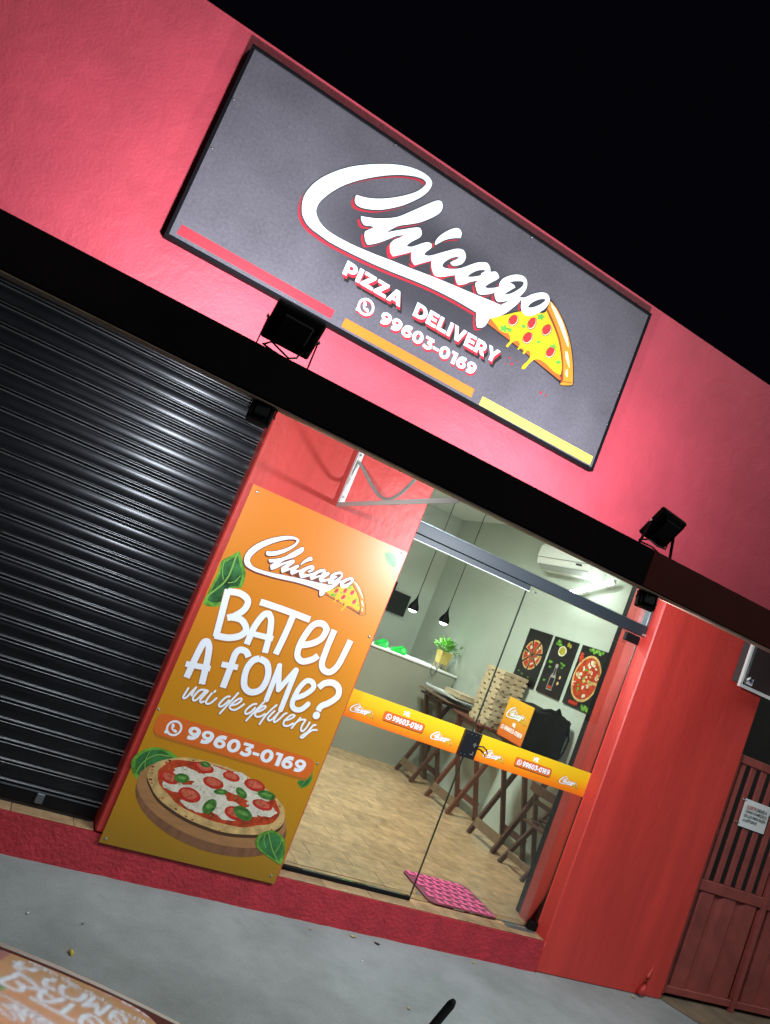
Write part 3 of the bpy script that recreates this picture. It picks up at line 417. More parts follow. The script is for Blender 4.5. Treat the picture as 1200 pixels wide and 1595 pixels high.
BASIL = [[(0.308,0.586),(0.308,0.577),(0.304,0.569),(0.295,0.562),(0.283,0.557),(0.269,0.554),(0.255,0.555),(0.243,0.558),(0.233,0.564),(0.228,0.572),(0.228,0.581),(0.233,0.589),(0.242,0.596),(0.254,0.601),(0.268,0.603),(0.281,0.603),(0.294,0.599),(0.303,0.593)],[(0.489,0.515),(0.498,0.508),(0.504,0.497),(0.507,0.483),(0.504,0.469),(0.498,0.455),(0.489,0.444),(0.477,0.437),(0.465,0.435),(0.453,0.437),(0.444,0.445),(0.438,0.456),(0.436,0.469),(0.438,0.484),(0.444,0.497),(0.453,0.508),(0.465,0.516),(0.477,0.518)],[(0.722,0.469),(0.716,0.459),(0.704,0.453),(0.686,0.451),(0.666,0.453),(0.645,0.459),(0.627,0.469),(0.613,0.481),(0.605,0.493),(0.604,0.505),(0.610,0.514),(0.622,0.521),(0.640,0.523),(0.660,0.521),(0.681,0.514),(0.699,0.505),(0.713,0.493),(0.722,0.480)],[(0.535,0.573),(0.534,0.567),(0.529,0.562),(0.521,0.556),(0.509,0.552),(0.496,0.549),(0.483,0.548),(0.472,0.550),(0.464,0.552),(0.460,0.557),(0.461,0.562),(0.466,0.568),(0.474,0.573),(0.486,0.577),(0.499,0.580),(0.511,0.581),(0.522,0.580),(0.530,0.577)],[(0.647,0.570),(0.642,0.565),(0.633,0.563),(0.621,0.564),(0.608,0.568),(0.595,0.574),(0.584,0.582),(0.576,0.591),(0.573,0.600),(0.573,0.607),(0.579,0.612),(0.588,0.614),(0.599,0.613),(0.613,0.609),(0.625,0.603),(0.636,0.595),(0.644,0.586),(0.648,0.577)],[(0.807,0.613),(0.804,0.605),(0.795,0.598),(0.780,0.593),(0.762,0.591),(0.743,0.591),(0.725,0.594),(0.709,0.600),(0.699,0.607),(0.695,0.615),(0.697,0.623),(0.706,0.630),(0.721,0.635),(0.738,0.638),(0.758,0.637),(0.776,0.634),(0.792,0.629),(0.802,0.621)],[(0.390,0.679),(0.388,0.674),(0.383,0.670),(0.376,0.667),(0.366,0.665),(0.355,0.666),(0.345,0.667),(0.336,0.671),(0.331,0.675),(0.328,0.680),(0.329,0.685),(0.334,0.689),(0.342,0.692),(0.352,0.694),(0.363,0.694),(0.373,0.692),(0.381,0.689),(0.387,0.684)]]
LEAF_LOW_LEFT = [(-0.008,0.574),(-0.009,0.619),(0.022,0.662),(0.076,0.693),(0.145,0.694),(0.198,0.678),(0.221,0.658),(0.164,0.631),(0.117,0.598),(0.083,0.555),(0.058,0.507),(0.022,0.531)]
LEAF_LOW_RIGHT = [(0.794,0.358),(0.798,0.398),(0.835,0.431),(0.883,0.439),(0.940,0.417),(0.972,0.373),(0.987,0.320),(0.990,0.273),(0.952,0.281),(0.872,0.306),(0.820,0.329)]
LEAF_TOP_LEFT = [(0.004,1.497),(0.007,1.574),(0.012,1.649),(0.004,1.708),(0.024,1.740),(0.051,1.772),(0.074,1.798),(0.089,1.779),(0.123,1.737),(0.150,1.703),(0.161,1.662),(0.163,1.618),(0.121,1.602),(0.098,1.579),(0.100,1.506),(0.078,1.479),(0.036,1.465),(0.006,1.467)]
LEAF_MID_RIGHT = [(0.857,2.104),(0.887,2.123),(0.939,2.113),(0.970,2.071),(0.954,2.042),(0.911,2.051),(0.877,2.077)]
LEAF_SMALL = [(0.895,0.723),(0.897,0.756),(0.931,0.791),(0.956,0.807),(0.972,0.763),(0.961,0.722),(0.930,0.698)]
VEINS = [[(0.004,1.499),(0.029,1.549),(0.058,1.601),(0.071,1.650),(0.071,1.701),(0.068,1.741),(0.066,1.781)],[(0.084,1.618),(0.114,1.637),(0.130,1.676)],[(0.051,1.627),(0.028,1.670),(0.017,1.721)],[(0.033,0.549),(0.046,0.605),(0.092,0.656),(0.163,0.669)],[(0.070,0.566),(0.051,0.621),(0.057,0.668)],[(0.968,0.284),(0.911,0.335),(0.870,0.388),(0.847,0.422)],[(0.925,0.322),(0.938,0.373),(0.933,0.404)],[(0.866,0.340),(0.836,0.380),(0.831,0.411)],[(0.880,2.103),(0.921,2.083),(0.956,2.055)],[(0.920,0.704),(0.936,0.747),(0.952,0.796)]]
SCREWS = [(0.033,2.128),(0.964,2.146),(0.970,1.624),(0.011,0.882),(0.965,0.856),(0.024,0.189),(0.960,0.203)]
B_LOGO = [(0.109,1.761),(0.892,1.821)]
BANNER = [(0.003,2.153),(0.988,2.164),(1.002,0.170),(-0.006,0.158)]

# ------------------------------------------------------------------ palette
M_PINKRED = mat('red_wall_paint', (0.48, 0.048, 0.074), 0.6, trowel=2.2, var=0.14, vscale=2.4, bump=0.30, bscale=62, bdist=0.009, bdetail=8)
M_RED = mat('red_pillar_paint', (0.54, 0.040, 0.030), 0.5, var=0.16, vscale=6.0, bump=0.30, bscale=30, stretch=(1, 1, 0.10), bdist=0.008, bstretch=(1, 1, 0.6), trowel=1.6)
M_STEPRED = mat('rough_red_step_paint', (0.40, 0.020, 0.032), 0.6, var=0.22, vscale=9.0, bump=0.55, bscale=48, bdist=0.018, bdetail=8)
M_DARK = mat('wine_black_metal', (0.005, 0.0025, 0.003), 0.85, spec=0.08, var=0.3, vscale=2.0)
M_BLACK = mat('black_powder_coat', (0.006, 0.005, 0.006), 0.6, spec=0.15)
M_BLACKP = mat('black_plastic', (0.010, 0.010, 0.012), 0.3)
M_SHUT = mat('black_shutter_steel', (0.017, 0.017, 0.020), 0.30, metal=0.5, var=0.4, vscale=5, rvar=0.14, stretch=(0.35, 1, 3))
M_RIDGE = mat('highlight_shutter_ridge', (0.13, 0.13, 0.135), 0.36, metal=0.6, var=0.35, vscale=4)  # highlights along the ridges, put into a lighter colour
M_ALU = mat('grey_aluminium', (0.16, 0.18, 0.20), 0.35, metal=0.7)
M_ALUD = mat('dark_aluminium', (0.020, 0.026, 0.033), 0.5, metal=0.1)
M_WHITEMETAL = mat('white_painted_steel', (0.72, 0.70, 0.66), 0.4)
M_STEEL = mat('bright_screw_steel', (0.55, 0.55, 0.54), 0.3, metal=0.9)
M_HOSE = mat('grey_hose_rubber', (0.30, 0.29, 0.26), 0.5)
M_GATE = mat('oxide_red_gate_paint', (0.26, 0.052, 0.043), 0.5, var=0.25, vscale=6)
M_PAPER = mat('laminated_paper', (0.72, 0.72, 0.70), 0.35)
M_INWALL = mat('sage_grey_wall_paint', (0.45, 0.49, 0.42), 0.75, var=0.05, vscale=2.5)
M_CEIL = mat('white_ceiling_paint', (0.66, 0.66, 0.62), 0.8, var=0.04)
M_COUNTER = mat('olive_grey_counter_paint', (0.27, 0.27, 0.21), 0.6, var=0.07, vscale=3)
M_CTOP = mat('pale_stone_counter_top', (0.74, 0.73, 0.70), 0.25)
M_TILE = mat('tan_floor_tile', (0.45, 0.285, 0.155), 0.20, var=0.34, vscale=9, rvar=0.08, stretch=(1, 1, 1), bump=0.08, bscale=30)
def _tile_random(mt):
    n, l = mt.node_tree.nodes, mt.node_tree.links
    b = n['Principled BSDF']; src = b.inputs['Base Color'].links[0].from_socket
    oi = n.new('ShaderNodeObjectInfo'); mr = n.new('ShaderNodeMapRange')
    mr.inputs['To Min'].default_value = 0.90; mr.inputs['To Max'].default_value = 1.10
    l.new(oi.outputs['Random'], mr.inputs[0])
    hs = n.new('ShaderNodeHueSaturation'); l.new(mr.outputs[0], hs.inputs['Value']); l.new(src, hs.inputs['Color'])
    l.new(hs.outputs[0], b.inputs['Base Color'])
    mp = [q for q in n if q.bl_idname == 'ShaderNodeMapping'][0]
    vm = n.new('ShaderNodeVectorMath'); vm.operation = 'SCALE'; vm.inputs['Scale'].default_value = 13.0
    cx = n.new('ShaderNodeCombineXYZ'); l.new(oi.outputs['Random'], cx.inputs[0]); l.new(oi.outputs['Random'], cx.inputs[1])
    l.new(cx.outputs[0], vm.inputs[0]); l.new(vm.outputs[0], mp.inputs['Location'])
_tile_random(M_TILE)
M_GROUT = mat('brown_tile_grout', (0.34, 0.265, 0.18), 0.85)
M_WOOD = mat('dark_stained_wood', (0.075, 0.030, 0.018), 0.42, var=0.35, vscale=14, stretch=(1, 1, 6))
M_WOODR = mat('reddish_stained_wood', (0.13, 0.038, 0.020), 0.42, var=0.3, vscale=14, stretch=(1, 1, 6))
M_WOODL = mat('worn_brown_wood', (0.17, 0.105, 0.06), 0.5, var=0.3, vscale=12, stretch=(6, 1, 1))
M_KRAFT = mat('kraft_cardboard', (0.50, 0.385, 0.24), 0.85, var=0.12, vscale=10)
M_BAG = mat('black_nylon_fabric', (0.006, 0.0055, 0.006), 0.8, spec=0.12, bump=0.4, bscale=14, bdist=0.03)
M_MAT = mat('magenta_foam_mat', (0.90, 0.095, 0.34), 0.6, var=0.1, vscale=20, bump=0.2, bscale=150)
M_MATD = mat('dark_mat_rubber', (0.22, 0.014, 0.07), 0.7)
M_LEAF = mat('glossy_plant_leaf', (0.10, 0.30, 0.035), 0.4, var=0.45, vscale=25)
M_POT = mat('mustard_ceramic_pot', (0.50, 0.38, 0.10), 0.45)
M_LEGW = mat('light_pot_stand_wood', (0.42, 0.24, 0.09), 0.5)
M_GREEN = mat('bright_green_plastic', (0.012, 0.40, 0.055), 0.25)
M_AC = mat('white_ac_plastic', (0.74, 0.75, 0.70), 0.35)
M_CARRED = mat('dark_red_car_paint', (0.15, 0.012, 0.010), 0.65, spec=0.08)
M_TRIM = mat('pale_car_trim', (0.62, 0.60, 0.58), 0.4, metal=0.2)
M_RUBBER = mat('black_rubber', (0.010, 0.010, 0.011), 0.55)
M_TYRE = mat('tyre_rubber', (0.02, 0.02, 0.02), 0.8)
M_CARGLASS = mat('car_window_glass', (0.012, 0.014, 0.016), 0.05)
M_TAIL = mat('red_tail_light', (0.35, 0.01, 0.01), 0.15)
M_WHITE = mat('white_print', (0.84, 0.86, 0.90), 0.35)
M_LOGOWHITE = mat('white_sign_vinyl', (0.92, 0.94, 0.96), 0.4)
M_LOGORED = mat('red_print', (0.40, 0.013, 0.028), 0.5)
M_INK = mat('black_print', (0.012, 0.010, 0.010), 0.45)
M_SHADOWINK = mat('dark_grey_print', (0.035, 0.032, 0.04), 0.5)
M_BORANGE = mat('orange_bar_print', (0.58, 0.155, 0.012), 0.5)
M_BYELLOW = mat('yellow_bar_print', (0.58, 0.48, 0.075), 0.5)
M_BRED = mat('red_bar_print', (0.44, 0.022, 0.036), 0.5)
M_CHEESE = mat('yellow_cheese_print', (0.62, 0.42, 0.008), 0.5)
M_CRUSTP = mat('orange_crust_print', (0.62, 0.22, 0.015), 0.5)
M_SIDEP = mat('deep_orange_print', (0.55, 0.11, 0.015), 0.5)
M_CREAM = mat('cream_print', (0.90, 0.75, 0.45), 0.4)
M_PEP = mat('pepperoni_red_print', (0.58, 0.025, 0.03), 0.4)
M_HERB = mat('herb_green_print', (0.10, 0.36, 0.05), 0.4)
M_PILL = mat('burnt_orange_print', (0.66, 0.13, 0.018), 0.35)
M_BROWNINK = mat('brown_outline_print', (0.17, 0.035, 0.012), 0.4)
M_SOFTBROWN = mat('soft_brown_print', (0.42, 0.14, 0.012), 0.4)
M_PZCRUST = mat('baked_crust_print', (0.56, 0.36, 0.14), 0.4, var=0.35, vscale=22)
M_PZSAUCE = mat('tomato_sauce_print', (0.42, 0.045, 0.012), 0.4, var=0.55, vscale=26)
M_PZCHEESE = mat('white_cheese_print', (0.66, 0.60, 0.48), 0.4, var=0.22, vscale=34)
M_PZTOM = mat('tomato_slice_print', (0.48, 0.022, 0.012), 0.4, var=0.2, vscale=30)
M_PZTOM2 = mat('tomato_flesh_print', (0.56, 0.11, 0.06), 0.4, var=0.55, vscale=55)
M_BASIL = mat('basil_leaf_print', (0.11, 0.30, 0.03), 0.4, var=0.6, vscale=24)
M_BASILD = mat('basil_shade_print', (0.035, 0.155, 0.04), 0.4, var=0.8, vscale=9)
M_VEIN = mat('leaf_vein_print', (0.20, 0.40, 0.07), 0.4)
M_BASIL2 = mat('small_basil_print', (0.05, 0.16, 0.025), 0.4, var=0.6, vscale=40)
M_BASIL3 = mat('small_basil_light_print', (0.13, 0.29, 0.06), 0.4, var=0.4, vscale=40)
M_BOARD = mat('board_wood_print', (0.36, 0.17, 0.065), 0.4, var=0.18, vscale=7, stretch=(1, 1, 5))
M_BOARDS = mat('board_edge_print', (0.20, 0.085, 0.04), 0.4, var=0.25, vscale=7, stretch=(3, 1, 1))
M_POSTER = mat('black_poster_print', (0.015, 0.012, 0.014), 0.35, var=0.5, vscale=5)
M_OIL = mat('olive_oil_print', (0.35, 0.30, 0.03), 0.4, var=0.3, vscale=40)
M_DRY = mat('dry_leaf', (0.42, 0.30, 0.10), 0.7)
M_LED = mat('lit_led_white', (0.9, 0.9, 0.9), 0.4, emit=((0.95, 0.98, 1.0), 16.0))
M_LENS = mat('lit_flood_lens', (0.9, 0.9, 0.9), 0.4, emit=((0.9, 0.95, 1.0), 14.0))

# grey printed sign face with a dark soft cloud printed round the lettering
def sign_face_material():
    mt = bpy.data.materials.new('grey_speckled_sign_print'); mt.use_nodes = True
    n, l = mt.node_tree.nodes, mt.node_tree.links
    b = n['Principled BSDF']; b.inputs['Roughness'].default_value = 0.5
    b.inputs['Specular IOR Level'].default_value = 0.3
    tc = n.new('ShaderNodeTexCoord')
    n1 = n.new('ShaderNodeTexNoise'); n1.inputs['Scale'].default_value = 3.0; n1.inputs['Detail'].default_value = 5
    n2 = n.new('ShaderNodeTexNoise'); n2.inputs['Scale'].default_value = 60; n2.inputs['Detail'].default_value = 6; n2.inputs['Roughness'].default_value = 0.72
    l.new(tc.outputs['Object'], n1.inputs['Vector']); l.new(tc.outputs['Object'], n2.inputs['Vector'])
    a = n.new('ShaderNodeMath'); a.operation = 'MULTIPLY_ADD'; a.inputs[1].default_value = 0.85
    l.new(n2.outputs['Fac'], a.inputs[0])
    sc = n.new('ShaderNodeMath'); sc.operation = 'MULTIPLY'; sc.inputs[1].default_value = 0.55
    l.new(n1.outputs['Fac'], sc.inputs[0]); l.new(sc.outputs[0], a.inputs[2])
    r = n.new('ShaderNodeValToRGB')
    r.color_ramp.elements[0].position = 0.30; r.color_ramp.elements[0].color = (0.044, 0.038, 0.047, 1)
    r.color_ramp.elements[1].position = 1.05; r.color_ramp.elements[1].color = (0.142, 0.126, 0.148, 1)
    l.new(a.outputs[0], r.inputs[0])
    # printed dark halo: two ellipses
    def ellipse(cx, cz, rx, rz, soft):
        mp = n.new('ShaderNodeMapping'); mp.vector_type = 'POINT'
        mp.inputs['Location'].default_value = (-cx/rx, 0, -cz/rz); mp.inputs['Scale'].default_value = (1/rx, 0, 1/rz)
        l.new(tc.outputs['Object'], mp.inputs[0])
        ln = n.new('ShaderNodeVectorMath'); ln.operation = 'LENGTH'; l.new(mp.outputs[0], ln.inputs[0])
        mr = n.new('ShaderNodeMapRange'); mr.interpolation_type = 'SMOOTHSTEP'
        mr.inputs['From Min'].default_value = 1.0; mr.inputs['From Max'].default_value = 1.0-soft
        l.new(ln.outputs['Value'], mr.inputs[0]); return mr.outputs[0]
    e1 = ellipse(0.50, 3.70, 0.95, 0.40, 0.55)
    mx = n.new('ShaderNodeMixRGB'); mx.inputs[2].default_value = (0.030, 0.027, 0.034, 1)
    ml = n.new('ShaderNodeMath'); ml.operation = 'MULTIPLY'; ml.inputs[1].default_value = 0.78
    l.new(e1, ml.inputs[0]); l.new(ml.outputs[0], mx.inputs[0]); l.new(r.outputs[0], mx.inputs[1])
    l.new(mx.outputs[0], b.inputs['Base Color'])
    return mt
M_SIGN = sign_face_material()

# clear pane: what passes straight through plus the surface reflection
def pane_material():
    mt = bpy.data.materials.new('clear_glass_pane'); mt.use_nodes = True
    n, l = mt.node_tree.nodes, mt.node_tree.links
    n.remove(n['Principled BSDF'])
    t = n.new('ShaderNodeBsdfTransparent'); t.inputs[0].default_value = (0.90, 0.95, 0.92, 1)
    g = n.new('ShaderNodeBsdfGlossy'); g.inputs['Roughness'].default_value = 0.015
    f = n.new('ShaderNodeFresnel'); f.inputs['IOR'].default_value = 1.45
    x = n.new('ShaderNodeMixShader')
    l.new(f.outputs[0], x.inputs[0]); l.new(t.outputs[0], x.inputs[1]); l.new(g.outputs[0], x.inputs[2])
    l.new(x.outputs[0], n['Material Output'].inputs[0])
    return mt
M_PANE = pane_material()
M_PANEEDGE = mat('green_glass_edge', (0.02, 0.03, 0.026), 0.3)

# concrete pavement with stains
def concrete():
    mt = bpy.data.materials.new('worn_grey_concrete'); mt.use_nodes = True
    n, l = mt.node_tree.nodes, mt.node_tree.links
    b = n['Principled BSDF']; b.inputs['Roughness'].default_value = 0.75
    tc = n.new('ShaderNodeTexCoord')
    def nz(s, d, r=0.6, dist=0.0):
        q = n.new('ShaderNodeTexNoise'); q.inputs['Scale'].default_value = s; q.inputs['Detail'].default_value = d
        q.inputs['Roughness'].default_value = r; q.inputs['Distortion'].default_value = dist
        l.new(tc.outputs['Object'], q.inputs['Vector']); return q.outputs['Fac']
    r1 = n.new('ShaderNodeValToRGB')
    r1.color_ramp.elements[0].position = 0.36; r1.color_ramp.elements[0].color = (0.215, 0.240, 0.232, 1)
    r1.color_ramp.elements[1].position = 0.62; r1.color_ramp.elements[1].color = (0.305, 0.332, 0.328, 1)
    l.new(nz(1.9, 10, 0.68, 0.08), r1.inputs[0])
    r2 = n.new('ShaderNodeValToRGB')
    r2.color_ramp.elements[0].position = 0.60; r2.color_ramp.elements[0].color = (0, 0, 0, 1)
    r2.color_ramp.elements[1].position = 0.78; r2.color_ramp.elements[1].color = (1, 1, 1, 1)
    l.new(nz(3.3, 9, 0.74, 0.25), r2.inputs[0])
    mx = n.new('ShaderNodeMixRGB'); mx.inputs[2].default_value = (0.145, 0.138, 0.125, 1)
    ml = n.new('ShaderNodeMath'); ml.operation = 'MULTIPLY'; ml.inputs[1].default_value = 0.62
    l.new(r2.outputs[0], ml.inputs[0]); l.new(ml.outputs[0], mx.inputs[0]); l.new(r1.outputs[0], mx.inputs[1])
    r3 = n.new('ShaderNodeValToRGB')
    r3.color_ramp.elements[0].position = 0.63; r3.color_ramp.elements[0].color = (0, 0, 0, 1)
    r3.color_ramp.elements[1].position = 0.76; r3.color_ramp.elements[1].color = (1, 1, 1, 1)
    l.new(nz(28, 6, 0.75), r3.inputs[0])
    m2 = n.new('ShaderNodeMixRGB'); m2.inputs[2].default_value = (0.36, 0.38, 0.375, 1)
    ml2 = n.new('ShaderNodeMath'); ml2.operation = 'MULTIPLY'; ml2.inputs[1].default_value = 0.6
    l.new(r3.outputs[0], ml2.inputs[0]); l.new(ml2.outputs[0], m2.inputs[0]); l.new(mx.outputs[0], m2.inputs[1])
    l.new(m2.outputs[0], b.inputs['Base Color'])
    # fine grit in the cement skin
    r4 = n.new('ShaderNodeValToRGB')
    r4.color_ramp.elements[0].position = 0.30; r4.color_ramp.elements[0].color = (0.72, 0.72, 0.72, 1)
    r4.color_ramp.elements[1].position = 0.60; r4.color_ramp.elements[1].color = (1.06, 1.06, 1.06, 1)
    l.new(nz(120, 5, 0.8), r4.inputs[0])
    m3 = n.new('ShaderNodeMixRGB'); m3.blend_type = 'MULTIPLY'; m3.inputs[0].default_value = 1.0
    l.new(m2.outputs[0], m3.inputs[1]); l.new(r4.outputs[0], m3.inputs[2]); l.new(m3.outputs[0], b.inputs['Base Color'])
    bp = n.new('ShaderNodeBump'); bp.inputs['Strength'].default_value = 0.5; bp.inputs['Distance'].default_value = 0.006
    l.new(nz(70, 6, 0.7), bp.inputs['Height']); l.new(bp.outputs[0], b.inputs['Normal'])
    return mt
M_CONC = concrete()
M_BROWNG = mat('brown_earth_tile', (0.17, 0.12, 0.075), 0.8, var=0.35, vscale=5, bump=0.3, bscale=40)

# ================================================================== SETTING
bm = bmesh.new(); add_box(bm, (-40, -40, -0.3), (40, 40, 0.0))
tag(obj('pavement', bm, M_CONC), kind='structure')
bm = bmesh.new()
vs = [bm.verts.new(p) for p in ((4.13, -0.012, 0.004), (4.35, -0.40, 0.004), (5.2, -0.62, 0.004), (9, -0.7, 0.004), (9, 0.10, 0.004), (4.13, 0.10, 0.004))]
bm.faces.new(vs)
tag(obj('side_path', bm, M_BROWNG), kind='structure')
bm = bmesh.new()
bm.faces.new([bm.verts.new(p) for p in ((4.13, 0.102, 0.004), (9, 0.102, 0.004), (9, 6, 0.004), (4.13, 6, 0.004))])
tag(obj('yard_ground', bm, mat('shade_dark_yard_ground', (0.02, 0.015, 0.012), 0.9, var=0.3, vscale=6)), kind='structure')  # shade of the unlit passage put into the ground colour

# ================================================================== BUILDING
bld = thing('shop_building', 'red painted single storey shop building with tall parapet wall and rough red step', 'building', (0, 0, 0))
X0, XR = -3.6, 4.11
box('parapet_wall', (X0, 0, 2.74), (XR, 0.22, 4.362), M_PINKRED, bld, 0.006)
box('left_wall', (X0, 0.0, 0.0), (-3.05, 0.30, 2.738), M_RED, bld)
# narrow pillar between shutter and glass, wide pillar on the right
box('narrow_pillar', (-0.04, 0.0, 0.203), (1.012, 0.30, 2.738), M_RED, bld, 0.008)
box('wide_pillar', (2.962, 0.0, 0.0), (XR, 0.33, 2.738), M_RED, bld, 0.008)
# front step, uneven along its top edge
bm = bmesh.new()
N = 90
top = []; bot = []; back = []
for i in range(N+1):
    x = -3.05 + (2.9605+3.05)*i/N
    j = random.uniform(-1, 1)
    top.append(bm.verts.new((x, 0.001+0.0025*random.uniform(-1, 1), 0.1955+0.0015*j)))
    bot.append(bm.verts.new((x, -0.006+0.004*random.uniform(-1, 1), -0.02)))
    back.append(bm.verts.new((x, 0.30, 0.195)))
for i in range(N):
    bm.faces.new((bot[i], bot[i+1], top[i+1], top[i])); bm.faces.new((top[i], top[i+1], back[i+1], back[i]))
obj('front_step', bm, M_STEPRED, bld)
# paint and plaster lip where step meets pillar, swollen plaster by the drain
bm = bmesh.new(); add_tube(bm, [(2.963, -0.002, 0.0), (2.961, -0.003, 0.07), (2.964, -0.002, 0.14), (2.962, -0.001, 0.2)], [0.005, 0.003, 0.004, 0.003], 6)
obj('plaster_seam', bm, M_RED, bld)
bm = bmesh.new()
add_tube(bm, [(3.95, 0.004, 0.21), (3.925, -0.006, 0.14), (3.90, -0.014, 0.06), (3.885, -0.018, 0.012)], [0.004, 0.012, 0.020, 0.026], 8)
obj('drain_spout', bm, M_RED, bld)
# interior shell
box('interior_back_wall', (0.1, 5.2, 0.0), (4.2, 5.35, 3.4), M_INWALL, bld)
box('interior_side_wall', (3.95, 0.332, 0.0), (4.10, 5.198, 3.4), M_INWALL, bld)
box('interior_left_wall', (0.0, 0.32, 0.0), (0.098, 5.198, 3.4), M_INWALL, bld)
box('ceiling', (0.1, 0.24, 3.34), (3.948, 5.198, 3.45), M_CEIL, bld)
box('roof_slab', (X0, 0.222, 3.46), (XR, 6.0, 3.60), M_CEIL, bld)
box('side_wall', (X0, 0.32, 0.0), (X0+0.15, 6.0, 3.45), M_INWALL, bld)
box('rear_wall', (X0+0.16, 5.86, 0.0), (XR, 6.0, 3.45), M_INWALL, bld)
# black steel guide for the night shutter behind the right jamb
box('black_guide_rail', (2.985, 0.334, 0.205), (3.05, 0.405, 2.738), M_BLACK, bld, 0.004)
# tiled floor: running bond planks, every tile its own piece
flo = box('interior_floor', (0.1, 0.030, 0.10), (3.948, 5.198, 0.197), M_GROUT, bld)
bm = bmesh.new(); add_box(bm, (0.0015, 0.0018, -0.003), (0.3085, 0.2037, 0.003), 0.0012)
tile_me = obj('tile', bm, M_TILE, flo).data
first = [o for o in COL.objects if o.data == tile_me][0]
cnt = 0
y = 0.245
row = 0
rnd = random.Random(3)
def add_tile(x, y, sx=1.0, sy=1.0):
    global cnt
    o = first if cnt == 0 else first.copy()
    if cnt: COL.objects.link(o)
    o.parent = flo
    o.location = (x, y, 0.200+rnd.uniform(-0.0005, 0.0005)); o.scale = (sx, sy, 1)
    o.rotation_euler = (rnd.uniform(-0.0012, 0.0012), rnd.uniform(-0.0008, 0.0008), 0)
    cnt += 1
while y < 3.80:
    x = (1.52 - 0.153*row) % 0.31 - 0.31
    while x < 3.95:
        a, b = max(x, 0.92), min(x+0.31, 3.945)
        if b-a > 0.05: add_tile(a, y, (b-a)/0.31, 1)
        x += 0.31
    y += 0.2055; row += 1
x = 0.06
while x < 2.94:                                     # sill course outside the glass
    a, b = max(x, 1.014), min(x+0.315, 2.958)
    if b-a > 0.03: add_tile(a, 0.013, (b-a)/0.31, 0.228/0.2055)
    x += 0.315
x = -2.35
while x < -0.05:                                    # sill course under the shutter
    a, b = x, min(x+0.315, -0.045)
    if b-a > 0.03: add_tile(a, 0.013, (b-a)/0.31, 0.228/0.2055)
    x += 0.315

yw = box('dark_yard_backing', (4.13, 1.20, 0.0), (9.0, 1.32, 3.3), mat('night_shade_black', (0.012, 0.008, 0.007), 0.8, var=0.4, vscale=3))  # added wall; the night shade behind the gate is its black colour
tag(yw, 'black wall added for the night dark behind the red iron gate', 'wall')
# ================================================================== CANOPY in front of the wall
can = thing('canopy', 'dark metal canopy running across the red shop front under the sign', 'canopy', (0, -1.35, 2.34))
def P(o): 
    o.matrix_parent_inverse = Matrix.Translation((0, 1.35, -2.34)); return o
bm = bmesh.new()
add_box(bm, (-3.6, -1.35, 2.342), (1.545, -1.315, 2.518), 0.004)
P(obj('front_fascia', bm, M_DARK, can))
M_WINE = mat('street_lit_fascia_metal', (0.060, 0.010, 0.007), 0.7, spec=0.1, var=0.25, vscale=3)  # street light on the right length, put into a browner colour
bm = bmesh.new(); add_box(bm, (1.549, -1.347, 2.342), (4.25, -1.315, 2.518), 0.004)
P(tag(obj('front_fascia', bm, M_WINE, can), 'right length of the canopy fascia, coloured brownish as if lit'))
M_LIP = mat('tan_drip_lip', (0.22, 0.15, 0.11), 0.5, var=0.3, vscale=9)
bm = bmesh.new(); add_box(bm, (-3.6, -1.345, 2.333), (4.25, -1.285, 2.3395), 0.002)
P(obj('drip_lip', bm, M_LIP, can))
bm = bmesh.new()
vs = [bm.verts.new(p) for p in ((-3.6, -1.314, 2.455), (4.25, -1.314, 2.455), (4.25, -0.002, 2.72), (-3.6, -0.002, 2.72),
                                (-3.6, -1.314, 2.475), (4.25, -1.314, 2.475), (4.25, -0.002, 2.738), (-3.6, -0.002, 2.738))]
for f in ((0,3,2,1),(4,5,6,7),(0,1,5,4),(1,2,6,5),(2,3,7,6),(3,0,4,7)): bm.faces.new([vs[i] for i in f])
P(obj('roof_sheet', bm, M_DARK, can))

# ================================================================== SIGN
SX0, SX1, SZ0, SZ1 = -0.934, 1.985, 3.124, 4.270
sg = thing('sign_board', 'large dark grey pizzeria sign with white script lettering on the parapet wall', 'sign', (0.525, -0.05, 3.7))
def PS(o): o.matrix_parent_inverse = Matrix.Translation((-0.525, 0.05, -3.7)); return o
PS(box('panel', (SX0+0.012, -0.0495, SZ0+0.012), (SX1-0.012, -0.010, SZ1-0.012), M_SIGN, sg))
bm = bmesh.new()
w = 0.020
add_box(bm, (SX0, -0.056, SZ0), (SX1, -0.002, SZ0+w), 0.002)
add_box(bm, (SX0, -0.056, SZ1-w), (SX1, -0.002, SZ1), 0.002)
add_box(bm, (SX0, -0.0555, SZ0+w+0.0005), (SX0+w, -0.002, SZ1-w-0.0005), 0.002)
add_box(bm, (SX1-w, -0.0555, SZ0+w+0.0005), (SX1, -0.002, SZ1-w-0.0005), 0.002)
PS(obj('frame', bm, mat('sign_frame_black', (0.004, 0.0035, 0.005), 0.6, spec=0.1), sg))
bm = bmesh.new()
for x, z in ((SX0+0.03, SZ1-0.33), (SX0+0.035, SZ1-0.62), (SX0+0.9, SZ1-0.03), (SX1-0.03, SZ0+0.32), (SX1-0.03, SZ0+0.55), (SX1-0.06, SZ0+0.02), (-0.2, SZ0+0.025), (SX0+1.9, SZ1-0.03)):
    add_lathe(bm, [(0.0, 0), (0.005, 0.001), (0.006, 0.003), (0.001, 0.004)], (x, -0.056, z), 8)
PS(obj('mounting_clip', bm, M_STEEL, sg))
pf = facade(-0.0505 + 0.0)
for pts, mm, nm in ((BAR_RED, M_BRED, 'red_bar'), (BAR_ORANGE, M_BORANGE, 'orange_bar'), (BAR_YELLOW, M_BYELLOW, 'yellow_bar')):
    PS(flat(nm, [(pts, (), 0.0002, 0)], mm, sg, pf))

